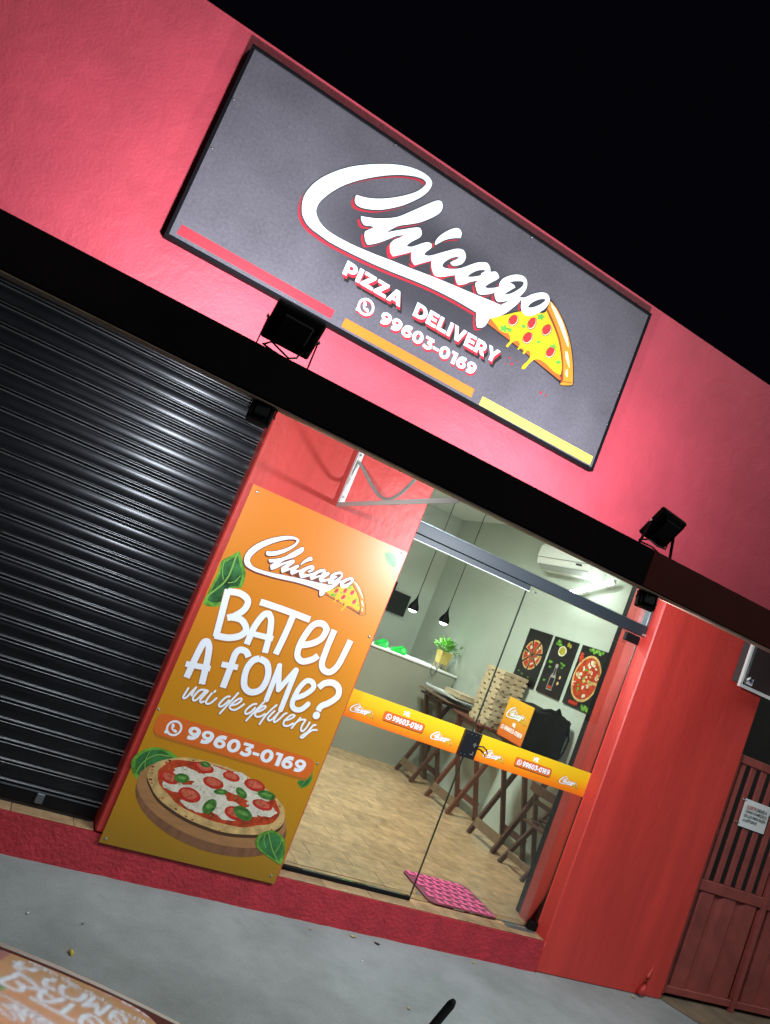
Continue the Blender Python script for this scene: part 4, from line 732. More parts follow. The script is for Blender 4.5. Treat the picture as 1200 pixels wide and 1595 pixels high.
M_RUST = mat('rust_brown_print', (0.30, 0.045, 0.012), 0.5)
# the logo: unit = sign metres; used again, scaled, on the banner, door strips and bag
def smooth(p, sub=3): return catmull(p, True, sub)
_SW, _SCR, _DOT = smooth(LOGO_SWASH), smooth(LOGO_SCRIPT), smooth(LOGO_DOT)
_HOL = [smooth(h) for h in LOGO_HOLES]
LX0 = min(p[0] for p in _SW); LX1 = max(p[0] for p in SLICE_OUTLINE)
LZ0 = min(p[1] for p in SLICE_OUTLINE); LW = LX1-LX0
def logo(parent, place, u0, v0, width, h0=0.0004, outline=M_SHADOWINK, under=M_LOGORED, white=M_LOGOWHITE, fix=lambda o: o, simple=False, fat=1.0):
    s = width/LW
    T = lambda p: [(u0+(x-LX0)*s, v0+(z-LZ0)*s) for x, z in p]
    hs = 0.00025
    lay = []
    sh = lambda p, dx, dz: [(x+dx, z+dz) for x, z in p]
    # order from the sheet outwards: under-colour, outline, white letters
    g = 0.006*fat
    if under is not None:
        d = [(-0.012, -0.026)]
        L = []
        for i, p in enumerate((_SW, _SCR, _DOT)):
            L.append((T(sh(p, *d[0])), (), h0+0.00006*i, 0))
        fix(flat('logo_red_edge', L, under, parent, place))
    L = []
    for i, p in enumerate((_SW, _SCR, _DOT)):
        L.append((T(grow(sh(p, -0.002, -0.004), g)), (), h0+hs+0.00006*i, 0))
    fix(flat('logo_outline', L, outline, parent, place))
    L = []
    for i, p in enumerate((_SW, _SCR, _DOT)):
        L.append((T(p), [T(q) for q in _HOL] if i == 1 else (), h0+2*hs+0.00008*i, 0))
    fix(flat('logo_lettering', L, white, parent, place))
    h = h0+1.2*hs
    L = [(T(smooth(SLICE_OUTLINE, 2)), (), h, 0), (T(SLICE_SIDE), (), h+0.00005, 1), (T(smooth(SLICE_CHEESE, 2)), (), h+0.0001, 2), (T(smooth(SLICE_CRUST, 2)), (), h+0.00012, 3)]
    for gq in SLICE_GLOW: L.append((T(gq), (), h+0.00016, 4))
    for q in PEPPERONI:
        L.append((T(q), (), h+0.00016, 0)); L.append((T(grow(q, -0.004)), (), h+0.0002, 4)); L.append((T(sh(grow(q, -0.006), -0.002, 0.002)), (), h+0.00024, 5))
    for q in HERBS: L.append((T(q), (), h+0.0002, 6))
    if simple: L = [l for l in L if l[3] != 6]
    bmq = bmesh.new()
    for outer, holes, hh, mi in L: add_poly(bmq, place, outer, holes, hh, mi)
    add_ribbon(bmq, place, T(catmull(SLICE_INNER, False, 3)), 0.011*s, h+0.00025, 7)
    add_ribbon(bmq, place, T(catmull(SLICE_FOLD, False, 3)), 0.006*s, h+0.0003, 7)
    fix(obj('pizza_slice_print', bmq, [M_INK, M_SIDEP, M_CHEESE, M_CRUSTP, M_CREAM, M_PEP, M_HERB, M_RUST], parent))
logo(sg, pf, LX0, LZ0, LW, fix=PS)
def words(nm, parent, place, items, layers, mats, fix=lambda o: o, bold=0.035):
    """items = (text, u0, u1, v0, v1); layers = (du, dv, height, material)"""
    bm = bmesh.new()
    for s, a, b_, c, d in items:
        for du, dv, h, mi in layers: (add_word if all(q in GLYPH for q in s) else lambda *z: add_text(*z[:9], bold, *z[9:]))(bm, place, s, a, b_, c, d, h, mi, du, dv)
    return fix(obj(nm, bm, mats, parent))
def deep(n, du, dv, h0, h1, mi): return [(du*i/n, dv*i/n, h1-(h1-h0)*i/n, mi) for i in range(n, 0, -1)]
IT = [('PIZZA', -0.021, 0.361, 3.427, 3.509), ('DELIVERY', 0.449, 1.057, 3.424, 3.508)]
for it_ in IT:
  words('sign_word', sg, pf, [it_], deep(6, 0.026, -0.030, 0.0002, 0.0006, 1) + deep(5, 0.010, -0.016, 0.0007, 0.0012, 2) + [(0, 0, 0.0014, 0)],
      [M_LOGOWHITE, M_INK, M_LOGORED], PS, 0.055)
IT2 = [('99603-0169', 0.280, 0.950, 3.288, 3.361)]
words('sign_phone_number', sg, pf, IT2, deep(5, 0.006, -0.013, 0.0006, 0.0010, 2) + [(0, 0, 0.0012, 0)],
      [M_LOGOWHITE, M_INK, M_LOGORED], PS, 0.05)
def phone_icon(nm, parent, place, cu, cv, r, h, mats, layers, fix=lambda o: o):
    """round speech bubble with a handset; layers = (du, dv, height, material)"""
    bm = bmesh.new()
    for du, dv, hh, mi in layers:
        out = []
        for k in range(40):
            a = 2*math.pi*k/40
            rr = r*(1.0 + 0.34*math.exp(-((a-RAD(222))/0.17)**2))
            out.append((cu+du+rr*math.cos(a), cv+dv+rr*math.sin(a)))
        add_poly(bm, place, out, [circle(cu+du, cv+dv, r*0.74, 24)], hh, mi)
        hs = [(cu+du+r*x, cv+dv+r*y) for x, y in ((-0.30, 0.34), (-0.28, 0.0), (0.0, -0.28), (0.32, -0.32))]
        add_ribbon(bm, place, catmull(hs, False, 4), r*0.22, hh+0.0001, mi)
        add_ribbon(bm, place, [hs[0], (hs[0][0]+r*0.08, hs[0][1]-r*0.16)], r*0.36, hh+0.0005, mi)
        add_ribbon(bm, place, [hs[3], (hs[3][0]-r*0.16, hs[3][1]+r*0.06)], r*0.36, hh+0.0009, mi)
    return fix(obj(nm, bm, mats, parent))
phone_icon('phone_icon', sg, pf, 0.178, 3.327, 0.050, 0.0, [M_LOGOWHITE, M_LOGORED], [(0.005, -0.011, 0.0006, 1), (0, 0, 0.0018, 0)], PS)
# a few red flecks printed beside the slice
bm = bmesh.new()
for x, z, r in ((1.13, 3.50, 0.006), (1.16, 3.475, 0.008), (1.12, 3.46, 0.004), (1.42, 3.41, 0.008), (1.46, 3.41, 0.006), (1.19, 3.51, 0.004), (1.10, 3.485, 0.003)):
    add_poly(bm, pf, circle(x, z, r, 10, r*1.3), (), 0.0003)
PS(obj('print_flecks', bm, M_LOGORED, sg))

# ================================================================== BANNER on the narrow pillar
bn = thing('banner', 'tall orange banner with pizza picture and hungry slogan on the narrow red pillar', 'banner', (0.5, -0.012, 0.16))
def PB(o): o.matrix_parent_inverse = Matrix.Translation((-0.5, 0.012, -0.16)); return o
M_BANNER = ramp_mat('orange_banner_print_falloff', 2, 0.16, 2.16, [(0.0, (0.30, 0.15, 0.004)), (0.14, (0.45, 0.21, 0.004)), (0.35, (0.54, 0.225, 0.005)), (0.7, (0.62, 0.20, 0.007)), (1.0, (0.66, 0.185, 0.013))], 0.40, 0.6)  # orange to ochre print, with light falloff painted in as the darker bottom
bx0, bx1, bz0, bz1 = -0.002, 0.996, 0.163, 2.159
bm = bmesh.new()                                    # a sheet with a slight warp
NX, NZ = 10, 24
def warp(x, z): return -0.0165
g = [[bm.verts.new((bx0+(bx1-bx0)*i/NX, 0.004*0+warp(bx0+(bx1-bx0)*i/NX, bz0+(bz1-bz0)*k/NZ), bz0+(bz1-bz0)*k/NZ)) for i in range(NX+1)] for k in range(NZ+1)]
for k in range(NZ):
    for i in range(NX):
        f = bm.faces.new((g[k][i], g[k][i+1], g[k+1][i+1], g[k+1][i]))
ge = bmesh.ops.extrude_face_region(bm, geom=bm.faces[:])
for v in [q for q in ge['geom'] if isinstance(q, bmesh.types.BMVert)]: v.co.y += 0.0045
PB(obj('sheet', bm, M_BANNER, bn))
def pb(u, v, h): return (u, warp(u, v)-0.0004-h, v)
# leaves, behind the lettering
M_VE = M_VEIN
def leafshape(nm, pts, mt, hh=0.0002):
    bmq = bmesh.new()
    sp = smooth(pts, 3)
    cx = sum(p[0] for p in sp)/len(sp); cz = sum(p[1] for p in sp)/len(sp)
    add_poly(bmq, pb, sp, (), hh, 0)
    add_poly(bmq, pb, [(cx+(x-cx)*0.80, cz+(z-cz)*0.84) for x, z in sp], (), hh+0.0001, 1)
    return PB(obj(nm, bmq, [M_BASIL, M_BASILD], bn))
for p in (LEAF_TOP_LEFT, LEAF_LOW_LEFT, LEAF_MID_RIGHT, LEAF_SMALL): leafshape('printed_leaf', p, M_BASIL)
# round board and pizza
L = [(smooth(BOARD_SIDE, 1), (), 0.0003, 0)]
PB(flat('printed_board_edge', L, M_BOARDS, bn, pb))
PB(flat('printed_board', [(BOARD_TOP, (), 0.0005, 0)], M_BOARD, bn, pb))
shadow = [(x+0.004, z-0.018) for x, z in CRUST]
PB(flat('printed_pizza_shade', [(shadow, (), 0.0006, 0)], mat('dark_brown_print', (0.07, 0.028, 0.012), 0.4), bn, pb))
L = [(CRUST, (), 0.0007, 0), (SAUCE, (), 0.0009, 1)]
for i, p in enumerate(CHEESE): L.append((p, (), 0.00105+0.00003*i, 2))
for p in TOMATO: L.append((p, (), 0.0015, 3))
for p in TOMATO_IN: L.append((p, (), 0.0017, 4))
rp = random.Random(11)
cxp = sum(p[0] for p in SAUCE)/len(SAUCE); czp = sum(p[1] for p in SAUCE)/len(SAUCE)
for k in range(130):                                # herbs and scorched specks
    q = SAUCE[rp.randrange(len(SAUCE))]; t = math.sqrt(rp.random())*0.95
    x, z = cxp+(q[0]-cxp)*t, czp+(q[1]-czp)*t
    r = rp.uniform(0.0018, 0.0045)
    L.append((circle(x, z, r, 6, r*rp.uniform(0.5, 1.2)), (), 0.00185, rp.choice((6, 6, 7, 1))))
for k in range(26):
    q = CRUST[rp.randrange(len(CRUST))]; t = rp.uniform(0.92, 0.985)
    x, z = cxp+(q[0]-cxp)*t, czp+(q[1]-czp)*t
    r = rp.uniform(0.003, 0.008); L.append((circle(x, z, r, 8, r*0.6), (), 0.00085, rp.choice((7, 8))))
for p in BASIL: L.append((p, (), 0.0019, 5)); L.append(([(x*0.55+sum(q[0] for q in p)/len(p)*0.45, z*0.30+sum(q[1] for q in p)/len(p)*0.70+0.002) for x, z in p], (), 0.0020, 6))
PB(flat('printed_pizza', L, [M_PZCRUST, M_PZSAUCE, M_PZCHEESE, M_PZTOM, M_PZTOM2, M_BASIL2, M_BASIL3, mat('scorched_print', (0.10, 0.03, 0.008), 0.4), M_PZSAUCE], bn, pb))
leafshape('printed_leaf', LEAF_LOW_RIGHT, M_BASIL, 0.0022)
for i, s in enumerate(VEINS):
    bm = bmesh.new()
    add_ribbon(bm, pb, catmull(s, False, 4), (0.009, 0.005, 0.005, 0.006, 0.004, 0.005, 0.004, 0.004, 0.0025, 0.0025)[i], 0.0025)
    PB(obj('printed_leaf_vein', bm, M_VEIN, bn))
# slogan: soft printed edge, then white strokes
bm = bmesh.new()
TH = 0.0355
def stroke_set(bm, w, h, mi, dx=0, dz=0):
    k = 0
    for grp in (BATEU, FOME):
        for s in grp:
            s2 = [(x+dx, z+dz) for x, z in s]
            add_ribbon(bm, pb, catmull(s2, False, 5, 70) if len(s2) > 2 else s2, w, h+0.00004*k, mi, flat_ends=True); k += 1
    for s in FOME_M:
        add_ribbon(bm, pb, catmull([(x+dx, z+dz) for x, z in s], False, 5, 70) if len(s) > 2 else [(x+dx, z+dz) for x, z in s], w*0.84, h+0.00004*k, mi); k += 1
    for s in BATEU_BAR:
        add_ribbon(bm, pb, [(x+dx, z+dz) for x, z in s], w*0.86, h+0.00004*k+0.0003, mi, flat_ends=True); k += 1
    add_poly(bm, pb, circle(QDOT[0][0]+dx, QDOT[0][1]+dz, w*0.62), (), h, mi)
stroke_set(bm, TH+0.010, 0.0003, 0, 0.003, -0.005)
PB(obj('slogan_soft_edge', bm, M_SOFTBROWN, bn))
bm = bmesh.new(); stroke_set(bm, TH, 0.0014, 0)
PB(obj('slogan_lettering', bm, M_WHITE, bn))
bm = bmesh.new()
for k, s in enumerate(VAI): add_ribbon(bm, pb, catmull(s, False, 4, 100), 0.0150, 0.0016+0.00003*k, 0)
PB(obj('script_soft_edge', bm, M_SOFTBROWN, bn))
bm = bmesh.new()
for k, s in enumerate(VAI): add_ribbon(bm, pb, catmull([(x-0.001, z+0.002) for x, z in s], False, 4, 100), 0.0112, 0.0026+0.00003*k, 0)
PB(obj('script_lettering', bm, M_WHITE, bn))
PB(flat('phone_pill', [(rrect(0.024, 0.742, 0.957, 0.858, 0.045), (), 0.0004, 1), (rrect(0.020, 0.756, 0.953, 0.872, 0.045), (), 0.0007, 0)], [M_PILL, M_SOFTBROWN], bn, pb))
words('banner_phone_number', bn, pb, [('99603-0169', 0.200, 0.905, 0.779, 0.851)], [(0, 0, 0.0011, 0)], [M_WHITE], PB, 0.045)
phone_icon('phone_icon', bn, pb, 0.125, 0.812, 0.042, 0, [M_WHITE], [(0, 0, 0.0012, 0)], PB)
logo(bn, pb, 0.110, 1.715, 0.785, outline=M_BROWNINK, under=M_BROWNINK, white=M_WHITE, fix=PB, fat=1.6)
for x, z in SCREWS:
    bm = bmesh.new(); add_lathe(bm, [(0.0075, 0.0), (0.0075, 0.002), (0.005, 0.0035), (0.0, 0.004)], (0, 0, 0), 12)
    bmesh.ops.rotate(bm, verts=bm.verts[:], cent=(0, 0, 0), matrix=Matrix.Rotation(RAD(90), 3, 'X'))
    bmesh.ops.translate(bm, verts=bm.verts[:], vec=(x, warp(x, z)-0.0005, z))
    PB(obj('screw', bm, M_STEEL, bn))

# ================================================================== ROLLER SHUTTER
rs_ = thing('roller_shutter', 'closed black steel roller shutter beside the orange banner', 'shutter', (-1.54, 0.12, 0.27))
def PR(o): o.matrix_parent_inverse = Matrix.Translation((1.54, -0.12, -0.27)); return o
PITCH = 0.0952
prof = [(0.0, 0.002), (0.003, -0.007), (0.007, -0.0085), (0.011, -0.006), (0.014, 0.002), (0.022, -0.0015), (0.036, -0.0034), (0.052, -0.0036), (0.068, -0.0016), (0.077, 0.002), (0.080, -0.006), (0.084, -0.0085), (0.088, -0.007), (0.0915, 0.002)]
bm = bmesh.new()
NS = 30
cols = []
rq = random.Random(2)
for i in range(NS+1):
    x = -3.02 + 2.985*i/NS
    cols.append([bm.verts.new((x, yy+0.0016*math.sin(2.3*x+1.1)*(1 if 0.02 < zz < 0.07 else 0.4), zz+0.0009*math.sin(3.7*x))) for zz, yy in prof])
for i in range(NS):
    for k in range(len(prof)-1): bm.faces.new((cols[i][k], cols[i+1][k], cols[i+1][k+1], cols[i][k+1]))
for f in bm.faces:
    zc = sum(v.co.z for v in f.verts)/4
    if 0.003 < zc < 0.0095 or 0.0815 < zc < 0.0885: f.material_index = 1
sl0 = PR(obj('slat', bm, [M_SHUT, M_RIDGE], rs_, smooth=False))
for p in sl0.data.polygons: p.use_smooth = True
md = None
for k in range(26):
    o = sl0 if k == 0 else sl0.copy()
    if k: COL.objects.link(o); o.parent = rs_; o.matrix_parent_inverse = sl0.matrix_parent_inverse.copy()
    o.location = (rq.uniform(-0.003, 0.003), 0.125+rq.uniform(-0.0015, 0.0015), 0.292+PITCH*k)
    o.rotation_euler = (rq.uniform(-0.05, 0.05), 0, rq.uniform(-0.0012, 0.0012))
PR(box('bottom_bar', (-3.02, 0.100, 0.222), (-0.05, 0.140, 0.290), M_BLACK, rs_, 0.004))
PR(box('bottom_seal', (-3.02, 0.108, 0.206), (-0.05, 0.132, 0.2215), M_RUBBER, rs_))
PR(box('edge_strip', (-3.02, 0.094, 0.286), (-0.05, 0.0995, 0.293), M_ALU, rs_))
lk = PR(box('lock_tab', (-0.365, 0.088, 0.235), (-0.325, 0.0995, 0.285), M_ALU, rs_, 0.003))
PR(box('guide_rail', (-0.090, 0.150, 0.206), (-0.0425, 0.20, 2.73), M_BLACK, rs_, 0.003))

# ================================================================== GLASS SHOP FRONT
gf = thing('glass_shopfront', 'frameless glass shop front and door with grey aluminium header beam', 'glass door', (1.95, 0.12, 0.2))
def PG(o): o.matrix_parent_inverse = Matrix.Translation((-1.95, -0.12, -0.2)); return o
def pane(nm, x0, x1, z0, z1):
    p = PG(box(nm, (x0, 0.116, z0), (x1, 0.124, z1), M_PANE, gf))
    for x in (x0+0.0008, x1-0.0008):
        bm = bmesh.new(); add_box(bm, (x-0.0010, 0.1155, z0+0.004), (x+0.0010, 0.1245, z1-0.004))
        obj('pane_edge', bm, M_PANEEDGE, p)
    return p
fixed = pane('fixed_pane', 1.016, 1.944, 0.228, 2.262)
door = pane('door_pane', 1.9475, 2.955, 0.216, 2.300)
trans = pane('transom_pane', 1.016, 2.955, 2.376, 2.736)
PG(box('header_beam', (1.014, 0.070, 2.302), (2.957, 0.128, 2.374), M_ALUD, gf, 0.003))
PG(box('beam_cap_strip', (1.014, 0.068, 2.3745), (2.93, 0.072, 2.3775), M_ALU, gf))
PG(box('sliding_rail', (1.014, 0.080, 2.264), (1.944, 0.126, 2.2985), M_ALUD, gf, 0.002))
PG(box('rail_bright_edge', (1.014, 0.077, 2.260), (1.944, 0.084, 2.2635), M_WHITEMETAL, gf))
PG(box('upright_profile', (2.932, 0.074, 2.3785), (2.957, 0.126, 2.736), M_ALU, gf, 0.002))
PG(box('beam_end_cap', (2.925, 0.066, 2.306), (2.956, 0.0695, 2.320), M_STEEL, gf))
PG(box('bottom_rail', (1.016, 0.104, 0.2045), (1.944, 0.136, 0.2275), M_BLACK, gf, 0.002))
PG(box('top_pivot_fitting', (2.83, 0.106, 2.235), (2.955, 0.134, 2.294), M_BLACK, gf, 0.003))
PG(box('bottom_pivot_fitting', (2.885, 0.104, 0.2045), (2.957, 0.140, 0.262), M_BLACK, gf, 0.003))
PG(box('floor_pivot_plate', (2.70, 0.075, 0.2035), (2.92, 0.175, 0.2075), mat('dull_pivot_steel', (0.20, 0.21, 0.20), 0.5, metal=0.6, var=0.4, vscale=20), gf))
lock = PG(box('door_lock', (1.884, 0.092, 1.134), (2.012, 0.136, 1.301), M_BLACKP, gf, 0.003))
bm = bmesh.new()
for x, z in ((1.90, 1.285), (1.93, 1.285), (1.965, 1.285), (1.90, 1.15), (1.93, 1.152), (1.995, 1.287)):
    add_box(bm, (x-0.003, 0.090, z-0.002), (x+0.003, 0.0915, z+0.002))
add_box(bm, (1.965, 0.089, 1.222), (1.992, 0.0915, 1.232)); add_box(bm, (1.972, 0.088, 1.212), (1.982, 0.0888, 1.240))
add_box(bm, (1.965, 0.089, 1.160), (1.990, 0.0915, 1.168)); add_box(bm, (1.981, 0.0888, 1.168), (1.988, 0.0915, 1.184))
PG(obj('lock_cylinder', bm, M_STEEL, gf))
PG(tube('door_handle', [(1.99, 0.088, 1.222), (2.03, 0.078, 1.235), (2.06, 0.076, 1.225), (2.085, 0.080, 1.20)], [0.006, 0.005, 0.005, 0.004], M_BLACKP, gf))
bm = bmesh.new()
for x, z in ((1.135, 2.70), (1.26, 2.70), (2.01, 2.272), (1.985, 0.255)):
    add_box(bm, (x-0.012, 0.1095, z-0.006), (x+0.012, 0.1155, z+0.006), 0.001)
PG(obj('glass_clip', bm, M_STEEL, gf))

# ---------------------------------------------------------------- printed strips stuck to the glass
M_STRIP = ramp_mat('yellow_orange_strip_print', 2, 1.134, 1.302, [(0.0, (0.80, 0.15, 0.006)), (0.3, (0.82, 0.27, 0.006)), (0.6, (0.80, 0.44, 0.008)), (1.0, (0.80, 0.50, 0.012))], 0.4)
def emblem(bm, place, u, v, s, h, mi=0):
    for k, (a, b_, c, d) in enumerate(((-1, .5, -.2, .1), (-.9, -.5, -.1, .5), (.1, .8, .2, -.6), (.9, .6, .4, -.1), (.3, -.2, 1, -.5), (-.6, .1, .7, .25))):
        add_ribbon(bm, place, [(u+a*s, v+b_*s), (u+c*s, v+d*s)], s*0.42, h+0.00005*k, mi)
def strip(x0, x1, label, l1, l2, ph, ic, lw):
    t = thing('vinyl_strip', label, 'sticker', ((x0+x1)/2, 0.113, 1.217), 'printed strips across the glass')
    F = lambda o: (setattr(o, 'matrix_parent_inverse', Matrix.Translation((-(x0+x1)/2, -0.113, -1.217))), o)[1]
    F(box('sheet', (x0, 0.1125, 1.134), (x1, 0.1142, 1.302), M_STRIP, t))
    pl = facade(0.1124)
    for q in (l1, l2):
        logo(t, pl, q, 1.170, lw, h0=0.0002, outline=M_BROWNINK, under=None, white=M_WHITE, fix=F, simple=True, fat=2.2)
    F(flat('phone_pill', [(rrect(ph[0]-0.025, 1.180, ph[1]+0.015, 1.240, 0.014), (), 0.0002, 0), (rrect(ph[0]-0.027, 1.186, ph[1]+0.012, 1.243, 0.014), (), 0.0004, 1)], [M_BROWNINK, M_PILL], t, pl))
    words('strip_phone_number', t, pl, [('99603-0169', ph[0]+0.040, ph[1], 1.196, 1.231)], [(0.001, -0.002, 0.0006, 1), (0, 0, 0.0008, 0)], [M_WHITE, M_INK], F, 0.045)
    phone_icon('phone_icon', t, pl, ph[0]+0.012, 1.214, 0.019, 0, [M_WHITE], [(0, 0, 0.0008, 0)], F)
    bm = bmesh.new(); emblem(bm, pl, ic, 1.265, 0.019, 0.0004)
    F(obj('small_emblem', bm, M_WHITE, t))
    return t
strip(1.020, 1.882, 'orange and yellow printed strip on the fixed glass pane left of the lock', 1.085, 1.665, (1.335, 1.590), 1.455, 0.17)
strip(2.014, 2.952, 'orange and yellow printed strip on the glass door right of the lock', 2.075, 2.715, (2.350, 2.618), 2.480, 0.17)

# ================================================================== FLOODLIGHTS
def flood(name, label, loc, W, H, tilt, yaw, up, power, mount_dz, size):
    """tilt > 0 looks up; the head shines towards +y"""
    t = thing(name, label, 'floodlight', loc, 'black floodlights along the canopy edge')
    hd = bpy.data.objects.new('head_pivot', None)
    M = Matrix.Rotation(yaw, 4, 'Z') @ Matrix.Rotation(tilt, 4, 'X')
    bpy.data.objects.remove(hd)
    bm = bmesh.new()
    add_box(bm, (-W/2, -0.020, -H/2), (W/2, 0.018, H/2), W*0.05, 0, 2)
    add_box(bm, (-W*0.30, -0.036, -H*0.30), (W*0.30, -0.0205, H*0.30), 0.004)
    for k in range(7):
        x = -W*0.40 + W*0.80*k/6
        if abs(x) > W*0.31: add_box(bm, (x-0.002, -0.030, -H*0.38), (x+0.002, -0.0205, H*0.38))
    bmesh.ops.transform(bm, matrix=M, verts=bm.verts[:])
    obj('housing', bm, M_BLACK, t)
    bm = bmesh.new(); add_box(bm, (-W*0.43, 0.0185, -H*0.42), (W*0.43, 0.0205, H*0.42), 0.0005)
    bmesh.ops.transform(bm, matrix=M, verts=bm.verts[:])
    obj('lens', bm, M_LENS, t)
    bm = bmesh.new()
    zz = mount_dz
    for s in (-1, 1):
        a = M @ Vector((s*(W/2+0.004), 0, 0))
        add_bar(bm, a, (s*(W/2+0.006), 0.0, zz), 0.003, W*0.09, (0, 1, 0))
    add_bar(bm, (-W/2-0.008, 0, zz), (W/2+0.008, 0, zz), W*0.09, 0.003, (0, 0, 1))
    obj('bracket', bm, M_BLACK, t)
    bm = bmesh.new()
    for s in (-1, 1):
        a = M @ Vector((s*(W/2+0.005), 0, 0))
        add_tube(bm, [a, a + Vector((s*0.006, 0, 0))], W*0.04, 8)
    obj('bolt', bm, M_STEEL, t)
    L = bpy.data.lights.new('lamp_beam', 'AREA'); L.shape = 'RECTANGLE'
    L.size = W*0.8*size; L.size_y = H*0.8*size; L.energy = power; L.color = COLD
    lo = bpy.data.objects.new('lamp_beam', L); link(lo, t)
    d = M @ Vector((0, 1, 0))
    lo.location = d*0.024
    lo.rotation_euler = d.to_track_quat('-Z', 'Z').to_euler()
    return t
f1 = flood('floodlight', 'large black floodlight on the canopy under the left half of the sign', (-0.358, -1.262, 2.652), 0.205, 0.165, RAD(36), RAD(0), 1, P_TOP, -0.122, 1.0)
f2 = flood('floodlight', 'large black floodlight on the canopy at the right beyond the sign', (1.622, -1.262, 2.655), 0.195, 0.165, RAD(30), RAD(14), 1, P_TOP*0.95, -0.125, 1.0)
f3 = flood('floodlight', 'small black floodlight under the canopy in front of the glass at the right jamb', (1.640, -1.300, 2.296), 0.092, 0.080, RAD(-14), RAD(-17), -1, P_LOW, 0.036, 1.15)
f4 = flood('floodlight', 'small black floodlight under the canopy in front of the shutter corner', (-0.352, -1.300, 2.298), 0.092, 0.084, RAD(-14), RAD(-12), -1, P_LOW*0.36, 0.034, 1.0)
# their leads
def lead(t, pts, r=0.004):
    o = tube('power_lead', pts, r, M_RUBBER, t); return o
lead(f1, [(-0.085, 0.0, -0.108), (-0.06, -0.02, -0.088), (-0.02, -0.03, -0.105), (0.02, -0.03, -0.118), (0.05, -0.02, -0.100), (0.055, -0.01, -0.08)])
lead(f1, [(-0.085, 0.0, -0.105), (-0.05, -0.03, -0.12), (0.0, -0.03, -0.125), (0.03, 0, -0.128)])
lead(f2, [(-0.11, 0.0, -0.105), (-0.07, -0.02, -0.086), (-0.02, -0.03, -0.10), (0.03, -0.03, -0.096), (0.05, -0.01, -0.07)])
lead(f2, [(-0.10, 0, -0.11), (-0.04, -0.02, -0.112), (0.03, 0.0, -0.12)])
lead(f3, [(-0.02, -0.02, 0.0), (-0.03, -0.03, 0.03), (0.01, -0.025, 0.04)], 0.003)
lead(f4, [(0.02, -0.025, 0.0), (0.03, -0.03, 0.03), (-0.01, -0.02, 0.036)], 0.003)

# ================================================================== WALL BRACKET WITH HOSE, METER BOX
M_ARM = mat('shaded_bracket_steel', (0.40, 0.38, 0.34), 0.45, metal=0.2)  # arm is less lit than the leg; that shade is in the colour
wb = thing('wall_bracket', 'white angle bracket on the red pillar above the banner reaching out under the canopy', 'bracket', (0.50, 0, 2.26))
def PW(o): o.matrix_parent_inverse = Matrix.Translation((-0.50, 0, -2.26)); return o
bm = bmesh.new(); add_box(bm, (0.482, -0.006, 2.262), (0.520, -0.001, 2.60), 0.001); add_box(bm, (0.482, -0.030, 2.262), (0.486, -0.0065, 2.60))
PW(obj('upright_leg', bm, M_WHITEMETAL, wb))
bm = bmesh.new()
arm0, arm1 = Vector((0.501, -0.002, 2.258)), Vector((0.572, -1.275, 2.349))
add_bar(bm, arm0, arm1, 0.034, 0.004, (0, 0, 1))
add_bar(bm, arm0+Vector((-0.016, 0, -0.013)), arm1+Vector((-0.016, 0, -0.013)), 0.003, 0.021, (0, 0, 1))
PW(obj('arm', bm, M_ARM, wb))
bm = bmesh.new()
for z in (2.30, 2.56): add_tube(bm, [(0.501, -0.006, z), (0.501, -0.011, z)], 0.007, 8)
for f in (0.72, 0.86):
    c_ = arm0.lerp(arm1, f); add_tube(bm, [c_+Vector((0.004, 0, -0.004)), c_+Vector((0.004, 0, -0.014))], 0.008, 8)
PW(obj('bolt', bm, M_STEEL, wb))
hp = [(0.500, -0.012, 2.517), (0.516, -0.02, 2.512), (0.551, -0.07, 2.466), (0.592, -0.13, 2.41), (0.631, -0.2, 2.366), (0.656, -0.28, 2.359), (0.667, -0.38, 2.404), (0.666, -0.47, 2.463), (0.654, -0.56, 2.52), (0.635, -0.64, 2.545)]
hq = []
for i in range(len(hp)-1):
    p0, p1, p2, p3 = (Vector(hp[max(0, min(len(hp)-1, j))]) for j in (i-1, i, i+1, i+2))
    for k in range(4):
        t_ = k/4
        hq.append(0.5*((2*p1)+(p2-p0)*t_+(2*p0-5*p1+4*p2-p3)*t_*t_+(3*p1-p0-3*p2+p3)*t_**3))
hq.append(Vector(hp[-1]))
hs = tube('hose', hq, 0.0095, M_HOSE, None, 10)
tag(hs, 'grey hose looped over the white wall bracket above the banner', 'hose')

mb = thing('meter_box', 'white framed glass front box on the red wall at the top of the gate', 'meter box', (3.78, -0.05, 2.24))
def PM(o): o.matrix_parent_inverse = Matrix.Translation((-3.78, 0.05, -2.24)); return o
PM(box('case', (3.765, -0.078, 2.275), (4.26, -0.002, 2.66), mat('dark_box_side', (0.055, 0.045, 0.042), 0.6), mb, 0.004))
bm = bmesh.new()
add_box(bm, (3.745, -0.102, 2.248), (4.28, -0.079, 2.272), 0.002); add_box(bm, (3.745, -0.101, 2.2725), (3.770, -0.079, 2.69), 0.002)
add_box(bm, (4.255, -0.101, 2.2725), (4.28, -0.079, 2.69), 0.002); add_box(bm, (3.7705, -0.100, 2.665), (4.2545, -0.079, 2.69), 0.002)
PM(obj('frame', bm, M_WHITEMETAL, mb))
PM(box('door_glass', (3.772, -0.088, 2.275), (4.253, -0.083, 2.662), mat('smoked_meter_glass', (0.05, 0.032, 0.032), 0.12), mb))
PM(box('inner_rail', (3.795, -0.094, 2.29), (3.806, -0.0885, 2.65), M_STEEL, mb))
st = PM(box('sticker', (3.805, -0.0905, 2.285), (3.875, -0.0885, 2.335), M_PAPER, mb))
PM(box('sticker_print', (3.840, -0.0915, 2.298), (3.870, -0.0907, 2.325), mat('violet_print', (0.16, 0.13, 0.28), 0.5), mb))
